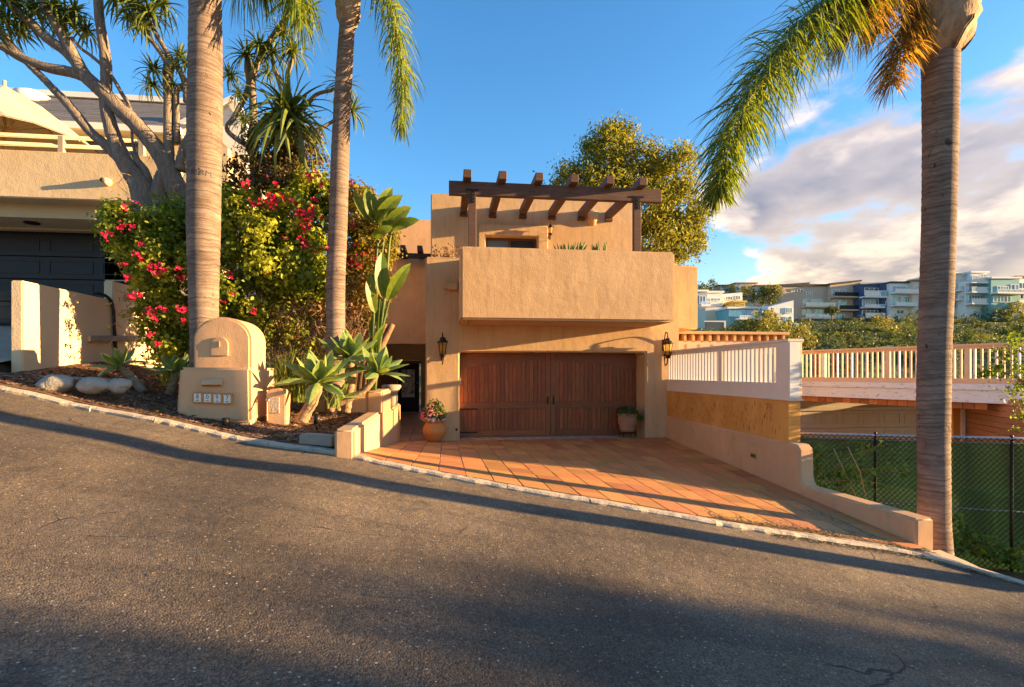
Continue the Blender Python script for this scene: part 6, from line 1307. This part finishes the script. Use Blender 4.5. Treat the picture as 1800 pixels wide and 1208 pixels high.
HH('hill_house', 'brown house with black railed balconies left of the navy house', 109, (1459, 1511, 495, 575, 6), [(1462, 1487, 509, 521, BL, 4), (1464, 1488, 527, 544, T, 3), (1466, 1484, 552, 568, T, 3), (1500, 1511, 510, 518, BL, 2)], [(1459, 1505, 522, 6, iron, taupe), (1468, 1505, 545, 6, iron, taupe)], roof=darkr, m=taupe)
HH('hill_house', 'navy house with white framed glass balconies on three floors', 107, (1512, 1552, 500, 575), [(1519, 1544, 506, 520, DK, 3), (1515, 1544, 526, 539, BL, 6), (1515, 1543, 545, 557, DK, 4)], [(1511, 1556, 522, 9, PG, wht), (1512, 1546, 540, 3, PG, wht), (1512, 1546, 558, 6, PG, wht)], roof=greyw, m=navy)
HH('hill_house', 'white fronted bay of big windows beside the navy wall', 105, (1565, 1603, 498, 556), [(1568, 1592, 503, 513, BL, 4), (1566, 1600, 521, 536, T, 6), (1575, 1588, 545, 552, DK, 2)], [(1563, 1605, 515, 5, PG, wht), (1564, 1602, 537, 4, PG, wht)], roof=darkr, m=wht)
HH('hill_house', 'plain dark navy side wall rising between white balconies', 106, (1552, 1566, 497, 560), [(1556, 1560, 530, 536, BL, 1)], roof=None, m=navy)
HH('hill_house', 'narrow beige house just left of the palm trunk', 104, (1604, 1640, 495, 560), [(1608, 1615, 503, 507, BL, 2), (1608, 1616, 515, 519, DK, 2), (1605, 1610, 535, 541, DK, 1)], [(1600, 1640, 553, 5, iron, wht)], roof=redr, m=beige)
HH('hill_house', 'cream house with three glazed floors right behind the palm', 102, (1660, 1697, 482, 548), [(1676, 1688, 498, 508, BL, 3), (1676, 1690, 514, 524, BL, 3), (1676, 1690, 531, 542, BL, 3), (1690, 1695, 484, 488, BL, 1)], [(1672, 1697, 511, 5, PG, wht), (1672, 1697, 527, 5, PG, wht)], roof=wht, m=beige)
HH('hill_house', 'tallest white house with pillared roof terrace and stacked glass balconies', 100, (1698, 1742, 494, 560), [(1702, 1725, 500, 511, BL, 5), (1702, 1732, 519, 530, BL, 6)], [(1696, 1742, 497, 8, PG, wht), (1696, 1742, 514, 7, PG, wht), (1696, 1745, 534, 7, PG, wht)], roof=None, m=wht)
HH('roof_cabin', 'small roof terrace cabin with dark windows on the tallest white house', 101, (1706, 1735, 480, 496), [(1708, 1722, 484, 492, BL, 3), (1727, 1734, 482, 492, BL, 2)], roof=wht, m=wht, cat='roof cabin')
HH('hill_house', 'turquoise glass house with wide bands of teal windows', 98, (1742, 1792, 490, 548), [(1752, 1772, 503, 514, PG, 4), (1745, 1776, 520, 532, T, 5), (1776, 1790, 500, 514, PG, 2)], [(1740, 1792, 515, 4, PG, wht)], roof=wht, m=tealw)
HH('hill_house', 'red roofed house with bay windows at the right edge', 104, (1786, 1860, 488, 548), [(1790, 1802, 497, 508, BL, 2), (1792, 1804, 516, 526, DK, 2)], [(1788, 1830, 511, 4, PG, wht)], roof=redr, m=wht)

# shrubs on the slope: one mesh per kind, then copies
def shrub_mesh(m, n, sq, yellow=0):
    e = [((0, 0, .5), (1, 1, sq))]+[((rng.uniform(-.6, .6), rng.uniform(-.5, .5), rng.uniform(.3, .8)), (.5, .5, .45*sq+.1)) for _ in range(4)]
    pt, ou, tn = crown(e, n, 16, .13, shell=.12); o = leaf_obj('s', pt, ou, .13, m, None, tint=tn, aspect=.6); me = o.data; off = WL[o.name].copy(); bpy.data.objects.remove(o)
    me.transform(Matrix.Translation(off)); return me
SM = {'g': [shrub_mesh(lf_hill, 90, .7), shrub_mesh(lf_hill, 90, .9)], 'y': [shrub_mesh(lf_hilly, 80, .9)], 'd': [shrub_mesh(leafmat('dark_shrub_leaf', (.035, .06, .02), (.09, .12, .03), .3), 90, .75)]}
def shrub(px, py, r, k, label, yc=None, cat='shrub'):
    if yc is None: yc = 60+(609-py)*1.15 if py > 565 else 112
    c = PC(px, py+r*.7, yc); me = rng.choice(SM[k]); o = bpy.data.objects.new('hill_shrub', me); S.collection.objects.link(o); o.location = c; s_ = r*yc/F*1.2
    o.scale = (s_, s_, s_*rng.uniform(.85, 1.1)); o.rotation_euler = (0, 0, rng.uniform(0, 6)); WL[o.name] = c; tag(o, label, cat, 'shrubs on the far hillside')
for px, py, r, k, lab in (
 (1345, 520, 20, 'd', 'dark rounded shrub on the ridge left of the brown wing'), (1358, 513, 14, 'y', 'golden brown shrub above the brown wing'), (1240, 508, 18, 'g', 'broad green bush on the ridge at the left end'), (1285, 507, 10, 'g', 'small green bush between the two ridge houses'), (1312, 514, 12, 'y', 'yellow green bush below the rounded ridge house'),
 (1418, 572, 13, 'g', 'green shrub at the foot of the large brown block'), (1445, 572, 11, 'd', 'dark shrub right below the large brown block'), (1465, 570, 14, 'g', 'bushy shrub below the black railed balconies'), (1490, 574, 15, 'g', 'soft green shrub under the brown and navy houses'), (1458, 585, 16, 'd', 'dark green low shrub in the middle of the left slope'), (1500, 590, 14, 'd', 'dark shrub low on the slope above the railing'),
 (1486, 598, 13, 'y', 'pale yellow shrub just above the left deck railing'), (1455, 600, 10, 'g', 'small grey green shrub left of the pale yellow one'), (1540, 567, 16, 'd', 'dark rounded shrub under the navy house'), (1552, 572, 20, 'y', 'brightest golden shrub on the slope left of the palm'), (1560, 590, 18, 'y', 'spreading golden olive shrub below the brightest one'), (1590, 566, 20, 'g', 'wide green shrub below the white bay house'), (1600, 588, 18, 'g', 'leafy green shrub against the left side of the palm trunk'), (1525, 588, 13, 'd', 'small dark shrub between golden shrubs and pale soil'), (1575, 603, 14, 'g', 'low shrub above the railing next to the palm'),
 (1693, 566, 16, 'g', 'green shrub immediately right of the palm trunk'), (1712, 570, 14, 'd', 'dark shrub below the cream house'), (1740, 556, 26, 'g', 'largest rounded olive shrub right of the palm'), (1724, 578, 13, 'd', 'low dark shrub left of the pale soil patch'), (1755, 586, 20, 'g', 'silvery green mounded shrub above the right railing'), (1790, 560, 20, 'g', 'dull green shrub at the right edge'), (1782, 545, 18, 'y', 'bright lime shrub below the turquoise house'), (1690, 595, 16, 'd', 'dark shrub low beside the palm'), (1725, 600, 14, 'y', 'olive yellow shrub just above the right railing'), (1795, 585, 16, 'g', 'grey green shrub at the far right low on the slope'),
 (1508, 570, 12, 'g', 'small green shrub beneath the navy house corner'), (1668, 570, 16, 'g', 'shrub half hidden behind the palm trunk')):
    shrub(px, py, r, k, lab)
shrub(1342, 570, 28, 'y', 'feathery bright green tree in front of the teal glass house', 60, 'tree'); shrub(1310, 578, 22, 'g', 'darker bush left of the feathery tree', 62, 'tree'); shrub(1368, 590, 22, 'y', 'yellow green bush above the wooden fence end', 52); shrub(1398, 600, 26, 'y', 'golden tree behind the white railing post', 48, 'tree'); shrub(1375, 575, 18, 'g', 'pale feathery bush between the trees and white house', 64)
t_ = thing('hill_tree', PC(1462, 575, 106), 'small umbrella shaped tree in front of the brown house', 'tree')
pt, ou, tn = crown([(tuple(PC(1462, 546, 106)), (1.2, 1.1, .75))], 60, 20, .18); leaf_obj('foliage', pt, ou, .28, lf_hill, t_, tint=tn*.4); b = MB(); b.tube([PC(1463, 575, 106), PC(1462, 548, 106)], .15, 6); b.build('trunk', twig_m, t_)
# ground cover on the slope
N = 6000; yc = nr.uniform(50, 135, N); px = nr.uniform(1180, 1900, N); pts = []
for a, c_ in zip(px, yc):
    if nr.random() < .5 and math.sin(a*.09)+math.sin(c_*.35+a*.03) < .3: continue
    p = PC(a, 655, c_); pts.append((p.x, p.y, hill_z(c_, p.x)+nr.uniform(-.25, .15)))
pts = np.repeat(np.array(pts), 4, 0)+nr.normal(size=(len(pts)*4, 3))*[.5, .5, .15]
tnt = nr.random(len(pts)); cl = []; tl_ = []
for i in range(420):
    c_ = nr.uniform(52, 128); a = nr.uniform(1190, 1880); p = PC(a, 655, c_); r_ = nr.uniform(.7, 1.9)*(.7+c_/160); k = int(110*r_); q = nr.normal(size=(k, 3)); q /= np.linalg.norm(q, axis=1)[:, None]; q[:, 2] = np.abs(q[:, 2])*.8
    if 655-(hill_z(c_, p.x)+r_*.6)*F/c_ < 566: continue
    cl.append(np.array([p.x, p.y, hill_z(c_, p.x)-.2])+q*r_*nr.uniform(.7, 1.05, (k, 1))); tl_.append(np.full(k, nr.random()**2*.8)+nr.random(k)*.2)
tnt = np.concatenate([tnt*.5]+tl_); pts = np.concatenate([pts]+cl)
o = leaf_obj('hill_ground_cover', pts, np.tile([0, -.3, 1.0], (len(pts), 1)), .30, lf_hill, aspect=.7, spread=.8, tint=tnt); tag(o, 'low scrub carpeting the far hillside', 'ground cover', kind='stuff')

# ------------------------------------------------------------ across the street, out of frame to the right: trees that shade the road and an added shadow pole
up = thing('added_shadow_pole', (13, 3.62, -4.4), 'wooden pole added beyond the right edge to cast the dark stripe on the road', 'shadow pole')  # unseen pole, added so that its shadow makes the stripe along the road
b = MB(); b.tube([(13, 3.62, -4.6), (13, 3.62, 1), (13, 3.62, 6.5)], [.23, .21, .19], 14); b.build('pole', twig_m, up)
b = MB(); b.box(11.9, 14.1, 3.55, 3.69, 5.6, 5.75); b.build('crossarm', twig_m, up)
def street_tree(x, y, z, ells, label, n):
    t_ = thing('street_tree', (x, y, z), label, 'tree'); b = MB(); b.tube([(x, y, z), (x+.1, y, z+2), (x, y+.1, ells[0][0][2])], [.2, .16, .08], 10); b.build('trunk', twig_m, t_)
    pt, ou, tn = crown(ells, n, 26, .26, shell=.25); leaf_obj('foliage', pt, ou, .2, lf_tree, t_, tint=tn, aspect=.5)
def off(l, k): return [((x+k, y-.141*k, z+.1427*k), r) for (x, y, z), r in l]
street_tree(47, -3.9, -9.5, off([((19, .2, .1), (1.5, .95, 1.3)), ((19.3, -1.4, .65), (1.5, 1.1, 1.6)), ((19, 1.45, -.35), (1.0, .35, .45)), ((19, -3, .8), (1.5, 1.1, 2))], 28), 'tall street tree further down the road, beyond the right edge', 420)
street_tree(60, -9, -9.5, off([((25, -5.0, .8), (2, 1.8, 2.6)), ((25, -2.2, 1.2), (1.5, .8, .9)), ((26, -7.5, 1.2), (2, 1.8, 2.6))], 35), 'second street tree still further down the hill beyond the right edge', 300)
